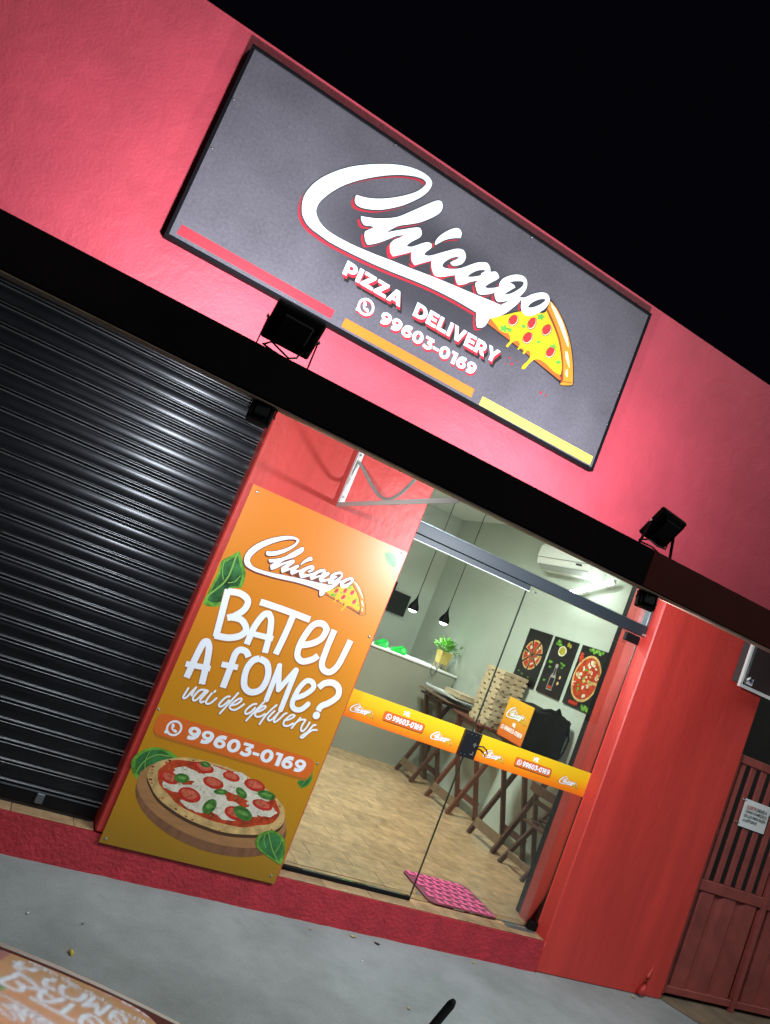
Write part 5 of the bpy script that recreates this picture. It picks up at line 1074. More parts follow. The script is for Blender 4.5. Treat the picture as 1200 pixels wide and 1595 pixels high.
PM(tube('latch', [(3.797, -0.104, 2.31), (3.792, -0.118, 2.32), (3.802, -0.118, 2.335)], 0.008, M_WHITEMETAL, mb))

# ================================================================== GATE
gt = thing('iron_gate', 'dark red iron gate with upright slats beside the red pillar', 'gate', (4.87, 0.06, 0.0))
def PI(o): o.matrix_parent_inverse = Matrix.Translation((-4.87, -0.06, 0)); return o
gx0, gx1, gs = 4.125, 6.40, 4.865
bm = bmesh.new()
add_box(bm, (gx0, 0.045, 1.752), (gx1, 0.085, 1.812), 0.003)
add_box(bm, (gx0, 0.045, 0.790), (gx1, 0.085, 0.868), 0.003)
add_box(bm, (gx0, 0.045, 0.035), (gx1, 0.085, 0.085), 0.003)
PI(obj('rail', bm, M_GATE, gt))
for x in (gx0, gs, 5.62, 6.36):
    bm = bmesh.new(); add_box(bm, (x, 0.036, 0.002 if x > 4.2 else 0.03), (x+0.045, 0.088, 1.8125), 0.003)
    PI(obj('stile', bm, M_GATE, gt))
bm = bmesh.new(); add_box(bm, (-0.028, -0.008, 0), (0.028, 0.008, 0.8825), 0.003)
sl = PI(obj('slat', bm, M_GATE, gt))
k = 0
x = gx0+0.105
while x < gx1-0.05:
    if abs(x-gs-0.02) > 0.05:
        o = sl if k == 0 else sl.copy()
        if k: COL.objects.link(o); o.parent = gt; o.matrix_parent_inverse = sl.matrix_parent_inverse.copy()
        o.location = (x, 0.066, 0.869); o.rotation_euler = (0, 0, RAD(rq.uniform(-3, 3)))
        k += 1
    x += 0.117
for i, (a, b_) in enumerate(((gx0+0.047, gs-0.002), (gs+0.047, 5.618), (5.667, 6.358))):   # pressed lower panels
    bm = bmesh.new()
    n_ = max(3, int((b_-a)/0.20)); w_ = (b_-a)/n_
    xs = []
    for q in range(n_):
        xs += [(a+w_*q, 0.078), (a+w_*q+w_*0.18, 0.078), (a+w_*q+w_*0.30, 0.056), (a+w_*q+w_*0.82, 0.056), (a+w_*(q+1)-0.0005, 0.078)]
    lo = [bm.verts.new((x, y, 0.086)) for x, y in xs]; hi = [bm.verts.new((x, y, 0.789)) for x, y in xs]
    for q in range(len(xs)-1): bm.faces.new((lo[q], lo[q+1], hi[q+1], hi[q]))
    PI(obj('pressed_panel', bm, M_GATE, gt))
PI(box('hinge', (4.10+0.015, 0.030, 1.20), (4.165, 0.0355, 1.245), M_GATE, gt, 0.002))
nb = thing('paper_notice', 'white laminated notice tied to the slats of the red gate', 'notice', (4.50, 0.05, 1.42))
def PN(o): o.matrix_parent_inverse = Matrix.Translation((-4.50, -0.05, -1.42)); return o
bm = bmesh.new()
gp = [[bm.verts.new((4.352+0.290*i/6, 0.050-0.006*math.sin(math.pi*i/6)+(0.004 if k else 0), 1.314+0.206*k)) for i in range(7)] for k in (0, 1)]
for i in range(6): bm.faces.new((gp[0][i], gp[0][i+1], gp[1][i+1], gp[1][i]))
PN(obj('sheet', bm, M_PAPER, nb))
pn = lambda u, v, h: (u, 0.050-0.0075-h, v)
words('notice_heading', nb, pn, [('ELIZETE', 4.378, 4.478, 1.456, 1.480)], [(0, 0, 0.0005, 0)], [mat('faded_red_ink', (0.45, 0.08, 0.08), 0.6)], PN, 0.02)
words('notice_text', nb, pn, [('DEIXE A', 4.486, 4.602, 1.456, 1.480), ('CHAVE NO MEDIDOR', 4.375, 4.612, 1.424, 1.446), ('DE LUZ PARA FAZER', 4.375, 4.614, 1.391, 1.413), ('A LEITURA!!!', 4.375, 4.530, 1.358, 1.380)], [(0, 0, 0.0005, 0)], [mat('faded_black_ink', (0.06, 0.06, 0.06), 0.6)], PN, 0.02)
bm = bmesh.new()
for z in (1.335, 1.505): add_tube(bm, [(4.36, 0.047, z), (4.335, 0.048, z+0.002), (4.305, 0.052, z+0.004)], 0.003, 6)
add_tube(bm, [(4.635, 0.047, 1.46), (4.648, 0.050, 1.455)], 0.004, 6); add_tube(bm, [(4.63, 0.047, 1.43), (4.642, 0.050, 1.425)], 0.004, 6)
PN(obj('tie_wire', bm, M_STEEL, nb))

# ================================================================== INTERIOR
FZ = 0.203
# unseen lamp panel added on the ceiling to light the interior
cl = thing('added_ceiling_lamp', 'unseen square panel lamp added on the ceiling to light the shop', 'ceiling lamp', (2.1, 1.9, 3.33))
box('frame', (-0.32, -0.32, -0.03), (0.32, 0.32, 0.008), M_AC, cl, 0.004)
box('diffuser', (-0.29, -0.29, -0.034), (0.29, 0.29, -0.0305), M_LED, cl)
L = bpy.data.lights.new('lamp_glow', 'AREA'); L.size = 0.56; L.energy = P_CEIL; L.color = (0.95, 1.0, 0.94)
lo = bpy.data.objects.new('lamp_glow', L); link(lo, cl); lo.location = (0, 0, -0.04)
# slanting LED tube under the air conditioner
tl = thing('tube_light', 'bright white led tube fixed at a slant on the side wall under the air conditioner', 'tube light', (3.85, 1.98, 2.75))
bm = bmesh.new(); a, b_ = Vector((0, 0.29, -0.10)), Vector((0, -0.29, 0.10)); add_tube(bm, [a, b_], 0.024, 10)
obj('tube', bm, M_LED, tl)
bm = bmesh.new()
d_ = (b_-a).normalized()
for e, s in ((a, -1), (b_, 1)): add_tube(bm, [e, e+d_*s*0.03], 0.018, 10)
add_bar(bm, a+Vector((0.03, 0, 0)), b_+Vector((0.03, 0, 0)), 0.02, 0.04, (0, 0, 1))
for q in (0.25, 0.75): add_bar(bm, a.lerp(b_, q)+Vector((0.02, 0, 0)), a.lerp(b_, q)+Vector((0.098, 0, 0)), 0.02, 0.02)
obj('batten', bm, M_AC, tl)
L = bpy.data.lights.new('tube_glow', 'POINT'); L.energy = P_TUBE; L.shadow_soft_size = 0.05; L.color = (0.93, 0.98, 1)
lo = bpy.data.objects.new('tube_glow', L); link(lo, tl); lo.location = (-0.06, 0, 0)
# air conditioner
ac = thing('air_conditioner', 'white split air conditioner high on the side wall inside the shop', 'air conditioner', (3.95, 2.40, 2.84))
prof = [(0.0, 0.0), (-0.12, 0.0), (-0.19, 0.05), (-0.215, 0.12), (-0.21, 0.24), (-0.18, 0.27), (0.0, 0.275)]
bm = bmesh.new()
ra = [bm.verts.new((x, 0.45, z)) for x, z in prof]; rb = [bm.verts.new((x, -0.45, z)) for x, z in prof]
for i in range(len(prof)-1): bm.faces.new((ra[i], ra[i+1], rb[i+1], rb[i]))
bm.faces.new(ra); bm.faces.new(rb[::-1])
o = obj('case', bm, M_AC, ac)
bm = bmesh.new(); add_bar(bm, (-0.165, 0.42, 0.020), (-0.165, -0.42, 0.020), 0.07, 0.006, (0.75, 0, 1)); obj('louvre', bm, mat('grey_vent_louvre', (0.30, 0.31, 0.29), 0.5), ac)  # louvre in a darker grey than the case
box('front_seam', (-0.219, -0.449, 0.112), (-0.214, 0.449, 0.117), mat('grey_plastic_seam', (0.20, 0.20, 0.19), 0.6), ac)
box('display', (-0.2195, -0.32, 0.085), (-0.206, -0.24, 0.100), M_BLACKP, ac)
# counter
ct = thing('service_counter', 'olive grey service counter with pale top across the back of the shop', 'counter', (2.5, 4.1, FZ))
def PC(o): o.matrix_parent_inverse = Matrix.Translation((-2.5, -4.1, -FZ)); return o
PC(box('front_panel', (1.0, 3.84, FZ-0.003), (3.93, 3.96, 1.378), M_COUNTER, ct, 0.003))
PC(box('end_panel', (3.85, 3.9605, FZ-0.003), (3.93, 4.40, 1.378), M_COUNTER, ct))
PC(box('counter_top', (1.0, 3.822, 1.3795), (3.935, 4.42, 1.404), M_CTOP, ct, 0.004))
# green dispensers on the counter
def green(loc, rz, label):
    t = thing('tape_dispenser', label, 'dispenser', loc, 'green dispensers on the counter'); t.rotation_euler = (0, 0, rz)
    bm = bmesh.new()
    pr = [(-0.10, 0.0), (0.09, 0.0), (0.095, 0.05), (0.07, 0.085), (0.02, 0.09), (-0.02, 0.055), (-0.07, 0.045), (-0.105, 0.03)]
    A = [bm.verts.new((x, -0.035, z)) for x, z in pr]; B = [bm.verts.new((x, 0.035, z)) for x, z in pr]
    for i in range(len(pr)): bm.faces.new((A[i], A[(i+1) % len(pr)], B[(i+1) % len(pr)], B[i]))
    bm.faces.new(A[::-1]); bm.faces.new(B)
    bmesh.ops.bevel(bm, geom=bm.edges[:], offset=0.006, segments=2, affect='EDGES')
    obj('body', bm, M_GREEN, t)
    bm = bmesh.new(); add_tube(bm, [(0.045, -0.038, 0.052), (0.045, 0.038, 0.052)], 0.026, 14)
    obj('roll', bm, mat('clear_green_tape', (0.10, 0.55, 0.16), 0.2), t)
    return t
green((2.93, 3.97, 1.405), 0.5, 'green plastic dispenser on the counter nearest the orange banner')
green((3.17, 3.98, 1.405), -0.2, 'green plastic dispenser on the counter between the banner and the plant')
# pot plant
pl = thing('potted_plant', 'leafy green plant in a mustard pot on a wooden stand on the counter end', 'plant', (3.75, 3.98, 1.405))
bm = bmesh.new()
lo_ = [bm.verts.new((sx*0.055, sy*0.055, 0.065)) for sx, sy in ((-1,-1),(1,-1),(1,1),(-1,1))]
hi_ = [bm.verts.new((sx*0.075, sy*0.075, 0.215)) for sx, sy in ((-1,-1),(1,-1),(1,1),(-1,1))]
hi2 = [bm.verts.new((sx*0.066, sy*0.066, 0.205)) for sx, sy in ((-1,-1),(1,-1),(1,1),(-1,1))]
bm.faces.new(lo_[::-1])
for i in range(4):
    bm.faces.new((lo_[i], lo_[(i+1) % 4], hi_[(i+1) % 4], hi_[i])); bm.faces.new((hi_[i], hi_[(i+1) % 4], hi2[(i+1) % 4], hi2[i]))
bm.faces.new(hi2)
obj('pot', bm, M_POT, pl)
for sx, sy in ((-1, -1), (1, -1), (1, 1), (-1, 1)):
    tube('leg', [(sx*0.062, sy*0.062, 0.0), (sx*0.046, sy*0.046, 0.066)], 0.008, M_LEGW, pl, 6)
rl = random.Random(5)
bm = bmesh.new()
for k in range(150):
    az = rl.uniform(0, 2*math.pi); el = rl.uniform(0.15, 1.35); ln = rl.uniform(0.09, 0.20)
    base = Vector((rl.uniform(-0.05, 0.05), rl.uniform(-0.05, 0.05), 0.205))
    d_ = Vector((math.cos(az)*math.cos(el), math.sin(az)*math.cos(el), math.sin(el)))
    mid = base + d_*ln*rl.uniform(0.45, 0.9); tip = mid + (d_+Vector((0, 0, rl.uniform(-0.7, 0.2)))).normalized()*rl.uniform(0.05, 0.09)
    sd = d_.cross(Vector((0, 0, 1))).normalized()*rl.uniform(0.012, 0.02)
    c_ = (mid+tip)/2 + Vector((0, 0, 0.008))
    v = [bm.verts.new(p) for p in (mid, c_+sd, tip, c_-sd)]
    bm.faces.new(v[:3]); bm.faces.new((v[0], v[2], v[3]))
    if k % 6 == 0: add_tube(bm, [base, mid], 0.002, 4, caps=False)
obj('foliage', bm, M_LEAF, pl)
o = tube('cable', [(3.58, 3.86, 1.41), (3.56, 3.815, 1.40), (3.57, 3.81, 1.34), (3.60, 3.81, 1.31), (3.63, 3.81, 1.35), (3.64, 3.82, 1.408), (3.66, 3.9, 1.41)], 0.004, M_BLACKP)
tag(o, 'thin dark cable looped over the counter edge beside the plant', 'cable')
# pendants
def pendant(loc, label):
    t = thing('pendant_lamp', label, 'pendant lamp', loc, 'black pendant lamps over the counter')
    bm = bmesh.new()
    add_lathe(bm, [(0.006, 0.20), (0.009, 0.17), (0.015, 0.14), (0.030, 0.105), (0.052, 0.070), (0.063, 0.040), (0.064, 0.018), (0.059, 0.0), (0.055, 0.002), (0.058, 0.018), (0.045, 0.05)], (0, 0, 0), 20)
    obj('shade', bm, M_BLACK, t)
    bm = bmesh.new(); add_lathe(bm, [(0.0, -0.026), (0.022, -0.023), (0.042, -0.012), (0.0545, 0.003), (0.0, 0.012)], (0, 0, 0), 16)
    obj('bulb', bm, M_LED, t)
    tube('cord', [(0, 0, 0.18), (0, 0, 3.335-loc[2])], 0.0045, M_BLACKP, t, 6)
    L = bpy.data.lights.new('bulb_glow', 'SPOT'); L.energy = 38; L.spot_size = RAD(125); L.spot_blend = 0.6; L.shadow_soft_size = 0.03; L.color = (0.86, 0.93, 1)
    lo = bpy.data.objects.new('bulb_glow', L); link(lo, t); lo.location = (0, 0, -0.032)
pendant((3.165, 4.02, 1.925), 'black teardrop pendant lamp nearer the orange banner')
pendant((3.605, 4.02, 1.925), 'black teardrop pendant lamp hanging above the plant side of the counter')
# dark screen on the back wall
tv = thing('wall_screen', 'small dark screen with brackets on the back wall beside the pendants', 'screen', (3.36, 5.19, 1.95))
box('panel', (-0.24, -0.05, -0.14), (0.27, -0.01, 0.15), M_BLACKP, tv, 0.006)
box('top_bracket', (-0.24, -0.035, 0.152), (0.02, -0.008, 0.26), M_BLACK, tv, 0.003)
box('lower_box', (-0.24, -0.04, -0.25), (-0.05, -0.008, -0.142), mat('brown_plastic_box', (0.07, 0.025, 0.018), 0.5), tv, 0.003)

# folding tables against the side wall
def folding_table(label, y0, y1, wd, first=None):
    t = thing('folding_table', label, 'table', (3.72, (y0+y1)/2, FZ), 'folding wooden tables along the side wall')
    h = 0.90; hl = (y1-y0)/2
    for k in range(4):
        x0 = -0.22+0.1125*k
        box('top_slat', (x0, -hl-0.06, h), (x0+0.105, hl+0.06, h+0.022), wd, t, 0.002)
    for s in (-1, 1):
        yy = s*hl
        for q, off in ((1, 0.0), (-1, -s*0.036)):
            bm = bmesh.new(); add_bar(bm, (-0.185*q, yy+off, 0.0), (0.185*q, yy+off, h-0.002), 0.030, 0.045, (1, 0, 0), 0, 0.002)
            obj('leg', bm, wd, t)
    bm = bmesh.new(); add_bar(bm, (-0.155, -hl, 0.12), (-0.155, hl, 0.12), 0.020, 0.085, (0.2, 0, 1), 0, 0.002); obj('stretcher', bm, M_WOODL, t)
    bm = bmesh.new(); add_bar(bm, (0.15, -hl+0.04, 0.15), (0.15, hl-0.04, 0.15), 0.020, 0.06, (0.2, 0, 1), 0, 0.002); obj('stretcher', bm, wd, t)
    bm = bmesh.new(); add_bar(bm, (-0.16, -hl, h-0.03), (-0.16, hl, h-0.03), 0.022, 0.04, (0, 0, 1), 0, 0.002); add_bar(bm, (0.16, -hl, h-0.03), (0.16, hl, h-0.03), 0.022, 0.04, (0, 0, 1), 0, 0.002)
    obj('apron', bm, wd, t)
    return t
folding_table('folding wooden table farthest back, carrying the stacked boards', 3.30, 3.68, M_WOOD)
folding_table('reddish folding wooden table under the tall stack of pizza boxes', 2.44, 2.90, M_WOODR)
folding_table('folding wooden table under the black delivery bag', 1.58, 2.00, M_WOOD)
# folding chair nearest the door
ch = thing('folding_chair', 'folded dark wooden chair with curved top rail nearest the glass door', 'chair', (3.66, 1.22, FZ))
for y_ in (-0.17, 0.17):
    bm = bmesh.new(); add_bar(bm, (-0.17, y_, 0.0), (0.22, y_, 0.62), 0.026, 0.040, (1, 0, 0), 0, 0.002); obj('leg', bm, M_WOOD, ch)
    bm = bmesh.new(); add_bar(bm, (0.18, y_*0.82, 0.0), (-0.10, y_*0.82, 0.70), 0.024, 0.040, (1, 0, 0), 0, 0.002); obj('leg', bm, M_WOOD, ch)
bm = bmesh.new()
for a0 in range(8):
    t0, t1 = -0.19+0.38*a0/8, -0.19+0.38*(a0+1)/8
    add_bar(bm, (-0.10-0.05*math.cos(t0*8), t0, 0.69), (-0.10-0.05*math.cos(t1*8), t1, 0.69), 0.022, 0.075, (0, 0, 1), 0, 0.001)
obj('top_rail', bm, M_WOOD, ch)
for k in range(4):
    bm = bmesh.new(); add_bar(bm, (-0.06+0.075*k, -0.17, 0.40+0.02*k), (-0.06+0.075*k, 0.17, 0.40+0.02*k), 0.062, 0.016, (0, 0, 1), 0, 0.002); obj('seat_slat', bm, M_WOOD, ch)
bm = bmesh.new(); add_bar(bm, (-0.115, -0.17, 0.09), (-0.115, 0.17, 0.09), 0.020, 0.05, (0, 0, 1), 0, 0.002); obj('stretcher', bm, M_WOODL, ch)
bm = bmesh.new(); add_bar(bm, (-0.06, -0.14, 0.58), (-0.06, 0.14, 0.58), 0.016, 0.04, (0, 0, 1), 0, 0.002); obj('back_rail', bm, M_WOOD, ch)
# boards on the far table
def board(label, z, y0, y1, x0, x1, mt, rz):
    t = thing('board', label, 'board', ((x0+x1)/2, (y0+y1)/2, z), 'boards stacked on the far table'); t.rotation_euler = (0.0, 0, rz)
    hx, hy = (x1-x0)/2, (y1-y0)/2
    box('sheet', (-hx, -hy, 0), (hx, hy, 0.014), mt, t, 0.003); box('edge_lip', (-hx-0.0125, -hy, 0.002), (-hx-0.0005, hy, 0.026), mt, t, 0.002)
    return t
board('pale grey board lying on top of the stacked boards', 1.205, 3.02, 3.66, 3.50, 3.90, mat('pale_grey_board', (0.50, 0.51, 0.48), 0.4), 0.03)
board('brown board under the pale grey board on the far table', 1.150, 3.05, 3.72, 3.46, 3.90, M_WOODL, -0.02)
box_ = thing('kraft_box', 'flat kraft box lying on the pale board beside the box stack', 'box', (3.72, 3.20, 1.232)); box('carton', (-0.15, -0.17, 0), (0.15, 0.17, 0.045), M_KRAFT, box_, 0.002); box('lid_flap', (-0.153, -0.173, 0.0455), (0.153, 0.173, 0.052), M_KRAFT, box_, 0.001)
sup = thing('crate', 'low dark wooden crate on the far table under the boards', 'crate', (3.70, 3.42, FZ+0.9225)); 
for k in range(3): box('crate_slat', (-0.20, -0.22+0.16*k, 0), (0.20, -0.10+0.16*k, 0.024), M_WOOD, sup, 0.002)

# tall stack of pizza boxes
bw, bd, bh = 0.30, 0.34, 0.0515
def box_mesh(shift):
    kb = bmesh.new()
    add_box(kb, (-bw/2+0.022, -bd/2+0.022, 0.0), (bw/2-0.022, bd/2-0.022, 0.017), 0.0)
    add_box(kb, (-bw/2, -bd/2, 0.017), (bw/2, bd/2, 0.051), 0.0015)
    for k in range(3):                               # tuck flaps that leave dark slots between them
        y_ = -bd*0.33+bd*0.33*k+shift
        add_box(kb, (-bw/2+0.001, max(-bd/2, y_-0.034), 0.0), (-bw/2+0.0215, min(bd/2, y_+0.034), 0.0168))
        x_ = -bw*0.33+bw*0.33*k-shift
        add_box(kb, (max(-bw/2+0.0205, x_-0.030), -bd/2+0.001, 0.0), (min(bw/2, x_+0.030), -bd/2+0.020, 0.0168))
    km = obj('pizza_box', kb, M_KRAFT).data
    bpy.data.objects.remove([o for o in COL.objects if o.data == km][0])
    return km
kms = [box_mesh(0.0), box_mesh(0.045)]
rk = random.Random(8)
NB = 11
STACK_WORDS = 'first second third fourth fifth sixth seventh eighth ninth tenth eleventh'.split()
z = FZ+0.9225
for k in range(NB):
    o = bpy.data.objects.new('pizza_box', kms[k % 2]); COL.objects.link(o)
    o.location = (3.735+rk.uniform(-0.005, 0.005)+0.006*math.sin(k*0.9), 2.60+rk.uniform(-0.006, 0.006), z)
    o.rotation_euler = (0, 0, rk.uniform(-0.022, 0.022)); z += bh+0.0004
    tag(o, STACK_WORDS[NB-1-k] + ' kraft pizza box from the top of the tall stack', 'pizza box', 'kraft pizza boxes in the tall stack')

# delivery bag
bg_ = thing('delivery_bag', 'black delivery bag with orange printed front standing on a folding table', 'bag', (3.66, 1.80, FZ+0.924))
bm = bmesh.new()
add_box(bm, (-0.20, -0.20, 0.0), (0.24, 0.215, 0.37), 0.035, 0, 3)
bmesh.ops.subdivide_edges(bm, edges=bm.edges[:], cuts=1, use_grid_fill=True)
rb_ = random.Random(4)
for v in bm.verts:
    if v.co.x > -0.17:
        v.co += Vector((rb_.uniform(-1, 1), rb_.uniform(-1, 1), rb_.uniform(-1, 1)))*0.008
    if v.co.z > 0.3: v.co.z += 0.018*math.sin(v.co.x*9+1)
ob = obj('fabric_body', bm, M_BAG, bg_, True)
bm = bmesh.new()
add_tube(bm, [(-0.10, -0.15, 0.37), (-0.02, -0.17, 0.40), (0.08, -0.15, 0.385), (0.16, -0.17, 0.37), (0.22, -0.19, 0.31), (0.225, -0.21, 0.24)], [0.014, 0.018, 0.026, 0.018, 0.016, 0.012], 8)
add_tube(bm, [(0.04, -0.16, 0.39), (0.07, -0.17, 0.43), (0.11, -0.16, 0.40)], [0.012, 0.018, 0.012], 8)
add_tube(bm, [(0.22, -0.20, 0.28), (0.25, -0.21, 0.22), (0.235, -0.215, 0.10), (0.21, -0.215, 0.03)], 0.009, 8)
obj('shoulder_strap', bm, M_BAG, bg_)
M_BAGP = ramp_mat('bag_front_print', 2, 0.0, 0.37, [(0.0, (0.62, 0.10, 0.012)), (0.22, (0.66, 0.16, 0.008)), (0.55, (0.70, 0.30, 0.008)), (1.0, (0.72, 0.36, 0.012))], 0.45)
bx = -0.207
bm = bmesh.new(); add_box(bm, (bx-0.004, -0.195, 0.008), (bx+0.004, 0.210, 0.372), 0.003)
obj('front_panel', bm, M_BAGP, bg_)
pbag = lambda u, v, h: (bx-0.0045-h, -u, v)
logo(bg_, pbag, -0.17, 0.185, 0.34, h0=0.0004, outline=M_BROWNINK, under=None, white=M_WHITE, simple=True, fat=2.2)
bm = bmesh.new(); emblem(bm, pbag, 0.0, 0.150, 0.024, 0.0004); obj('small_emblem', bm, M_WHITE, bg_)
bm = bmesh.new()
add_poly(bm, pbag, rrect(-0.19, 0.060, 0.175, 0.122, 0.02), (), 0.0003, 1)
add_word(bm, pbag, '99603-0169', -0.125, 0.165, 0.074, 0.116, 0.0008, 0)
obj('phone_number', bm, [M_WHITE, M_PILL], bg_)
phone_icon('phone_icon', bg_, pbag, -0.157, 0.095, 0.022, 0, [M_WHITE], [(0, 0, 0.0009, 0)])

# three posters on the side wall
def poster(label, y0, y1):
    t = thing('poster', label, 'poster', (3.949, (y0+y1)/2, 1.92), 'black food posters on the side wall')
    h = abs(y1-y0)/2
    box('sheet', (-0.018, -h, -0.290), (-0.001, h, 0.290), M_POSTER, t, 0.001)
    return t, (lambda u, v, hh: (-0.0185-hh, -u, v))
def wob(cx, cy, r, n, amp, seed, ry=None):
    q = random.Random(seed); ph = [q.uniform(0, 6.28) for _ in range(3)]
    return [(cx+r*(1+amp*(math.sin(3*a+ph[0])+math.sin(5*a+ph[1])+math.sin(9*a+ph[2])))*math.cos(a), cy+(ry or r)*(1+amp*(math.sin(3*a+ph[0])+math.sin(5*a+ph[1])))*math.sin(a)) for a in [2*math.pi*k/n for k in range(n)]]
PMATS = [M_PZCRUST, M_PZSAUCE, M_PZCHEESE, M_PZTOM, M_BASIL, M_INK, M_OIL, M_VEIN]
# sliced pizza
t, pl_ = poster('black poster of a sliced pizza, nearest the box stack', 2.79, 2.39)
bm = bmesh.new(); rr_ = random.Random(21)
for k in range(7):
    a0 = 2*math.pi*k/7+0.25; a1 = a0+2*math.pi/7-0.10
    am = (a0+a1)/2; ox, oy = 0.012*math.cos(am)-0.0, 0.012*math.sin(am)+0.03
    pts = [(ox, oy)]+[(ox+0.148*math.cos(a0+(a1-a0)*i/6), oy+0.148*math.sin(a0+(a1-a0)*i/6)) for i in range(7)]
    add_poly(bm, pl_, pts, (), 0.0003, 0)
    pts = [(ox+0.004*math.cos(am), oy+0.004*math.sin(am))]+[(ox+0.130*math.cos(a0+0.05+(a1-a0-0.1)*i/6), oy+0.130*math.sin(a0+0.05+(a1-a0-0.1)*i/6)) for i in range(7)]
    add_poly(bm, pl_, pts, (), 0.0006, 1)
    for q in range(4):
        a = rr_.uniform(a0+0.15, a1-0.15); r = rr_.uniform(0.05, 0.11)
        add_poly(bm, pl_, wob(ox+r*math.cos(a), oy+r*math.sin(a), rr_.uniform(0.010, 0.020), 9, 0.1, q), (), 0.0009+0.0001*q, rr_.choice((3, 2, 0, 3)))
for x, y_ in ((-0.13, -0.17), (-0.06, -0.19), (0.06, -0.20), (-0.15, 0.05)): add_poly(bm, pl_, wob(x, y_, 0.016, 8, 0.15, 3, 0.009), (), 0.0004, 4)
obj('pizza_print', bm, PMATS, t)
# oil and herbs
t, pl_ = poster('black poster of an oil bottle and herbs, between the two pizza posters', 2.335, 1.955)
bm = bmesh.new()
add_poly(bm, pl_, wob(0.00, 0.165, 0.064, 20, 0.02, 4, 0.052), (), 0.0003, 2); add_poly(bm, pl_, wob(0.0, 0.167, 0.050, 18, 0.03, 5, 0.040), (), 0.0006, 6)
for x, y_, r in ((0.06, 0.245, 0.018), (0.095, 0.235, 0.016)): add_poly(bm, pl_, circle(x, y_, r, 10, r*1.3), (), 0.0004, 6)
for x, y_, r, a in ((-0.09, 0.25, 0.03, 1), (-0.065, 0.22, 0.028, 2), (-0.11, 0.22, 0.025, 0), (-0.12, 0.03, 0.03, 1), (-0.10, -0.02, 0.02, 2), (0.05, 0.05, 0.02, 0), (0.09, 0.04, 0.024, 1), (-0.12, -0.16, 0.02, 2), (0.08, 0.01, 0.018, 1)):
    add_poly(bm, pl_, wob(x, y_, r, 9, 0.14, a+int(90*r), r*0.55), (), 0.0004, 4)
for x, y_ in ((0.105, -0.085), (0.10, -0.145)): add_poly(bm, pl_, circle(x, y_, 0.016, 10, 0.018), (), 0.0004, 0)
M_BOTTLE = mat('bottle_outline_print', (0.30, 0.27, 0.24), 0.4)
obj('herb_print', bm, PMATS, t)
bm = bmesh.new()
bo = [(-0.022, 0.03), (0.022, 0.03), (0.022, 0.0), (0.016, -0.005), (0.018, -0.06), (0.043, -0.10), (0.043, -0.235), (-0.043, -0.235), (-0.043, -0.10), (-0.018, -0.06), (-0.016, -0.005), (-0.022, 0.0)]
add_poly(bm, pl_, bo, (), 0.0003, 0); add_poly(bm, pl_, [(-0.034, -0.11), (0.034, -0.11), (0.034, -0.225), (-0.034, -0.225)], (), 0.0006, 1); add_poly(bm, pl_, [(-0.010, -0.010), (0.010, -0.010), (0.012, -0.085), (-0.012, -0.085)], (), 0.0006, 1)
add_poly(bm, pl_, [(-0.028, -0.19), (0.028, -0.19), (0.028, -0.221), (-0.028, -0.221)], (), 0.0009, 2)
obj('bottle_print', bm, [M_BOTTLE, M_POSTER, M_PZSAUCE], t)
# big pizza
t, pl_ = poster('black poster filled by a large whole pizza, nearest the door frame', 1.888, 1.487)
bm = bmesh.new()
add_poly(bm, pl_, wob(0.008, -0.005, 0.190, 48, 0.006, 7, 0.222), (), 0.0003, 0); add_poly(bm, pl_, wob(0.008, -0.005, 0.170, 40, 0.012, 8, 0.200), (), 0.0006, 1)
for k in range(70):
    a = rr_.uniform(0, 6.28); r = math.sqrt(rr_.random())*0.152
    add_poly(bm, pl_, wob(0.01+r*math.cos(a), -0.005+1.12*r*math.sin(a), rr_.uniform(0.012, 0.028), 10, 0.12, k, rr_.uniform(0.01, 0.022)), (), 0.0008+0.00002*k, rr_.choice((2, 2, 3, 4, 2, 0, 1, 3)))
for k in range(7): add_poly(bm, pl_, wob(-0.06+0.028*k, 0.262+0.012*math.sin(k*2.2), 0.024, 9, 0.14, k, 0.016), (), 0.0004+0.00005*k, (4, 7)[k % 2])
for k in range(6): add_poly(bm, pl_, wob(-0.165+0.012*(k % 3), 0.20-0.03*(k//2), 0.019, 9, 0.14, k), (), 0.0004+0.00005*k, (3, 1)[k % 2])
for k in range(6): add_poly(bm, pl_, wob(-0.10+0.020*k, -0.255+0.008*math.sin(3*k), 0.018, 9, 0.15, k), (), 0.0004+0.00005*k, (3, 1, 3)[k % 3])
for k in range(7): add_poly(bm, pl_, wob(0.08+0.017*k, -0.262+0.012*math.cos(2*k), 0.018, 9, 0.15, k), (), 0.0004+0.00005*k, (4, 7)[k % 2])
obj('pizza_print', bm, PMATS, t)

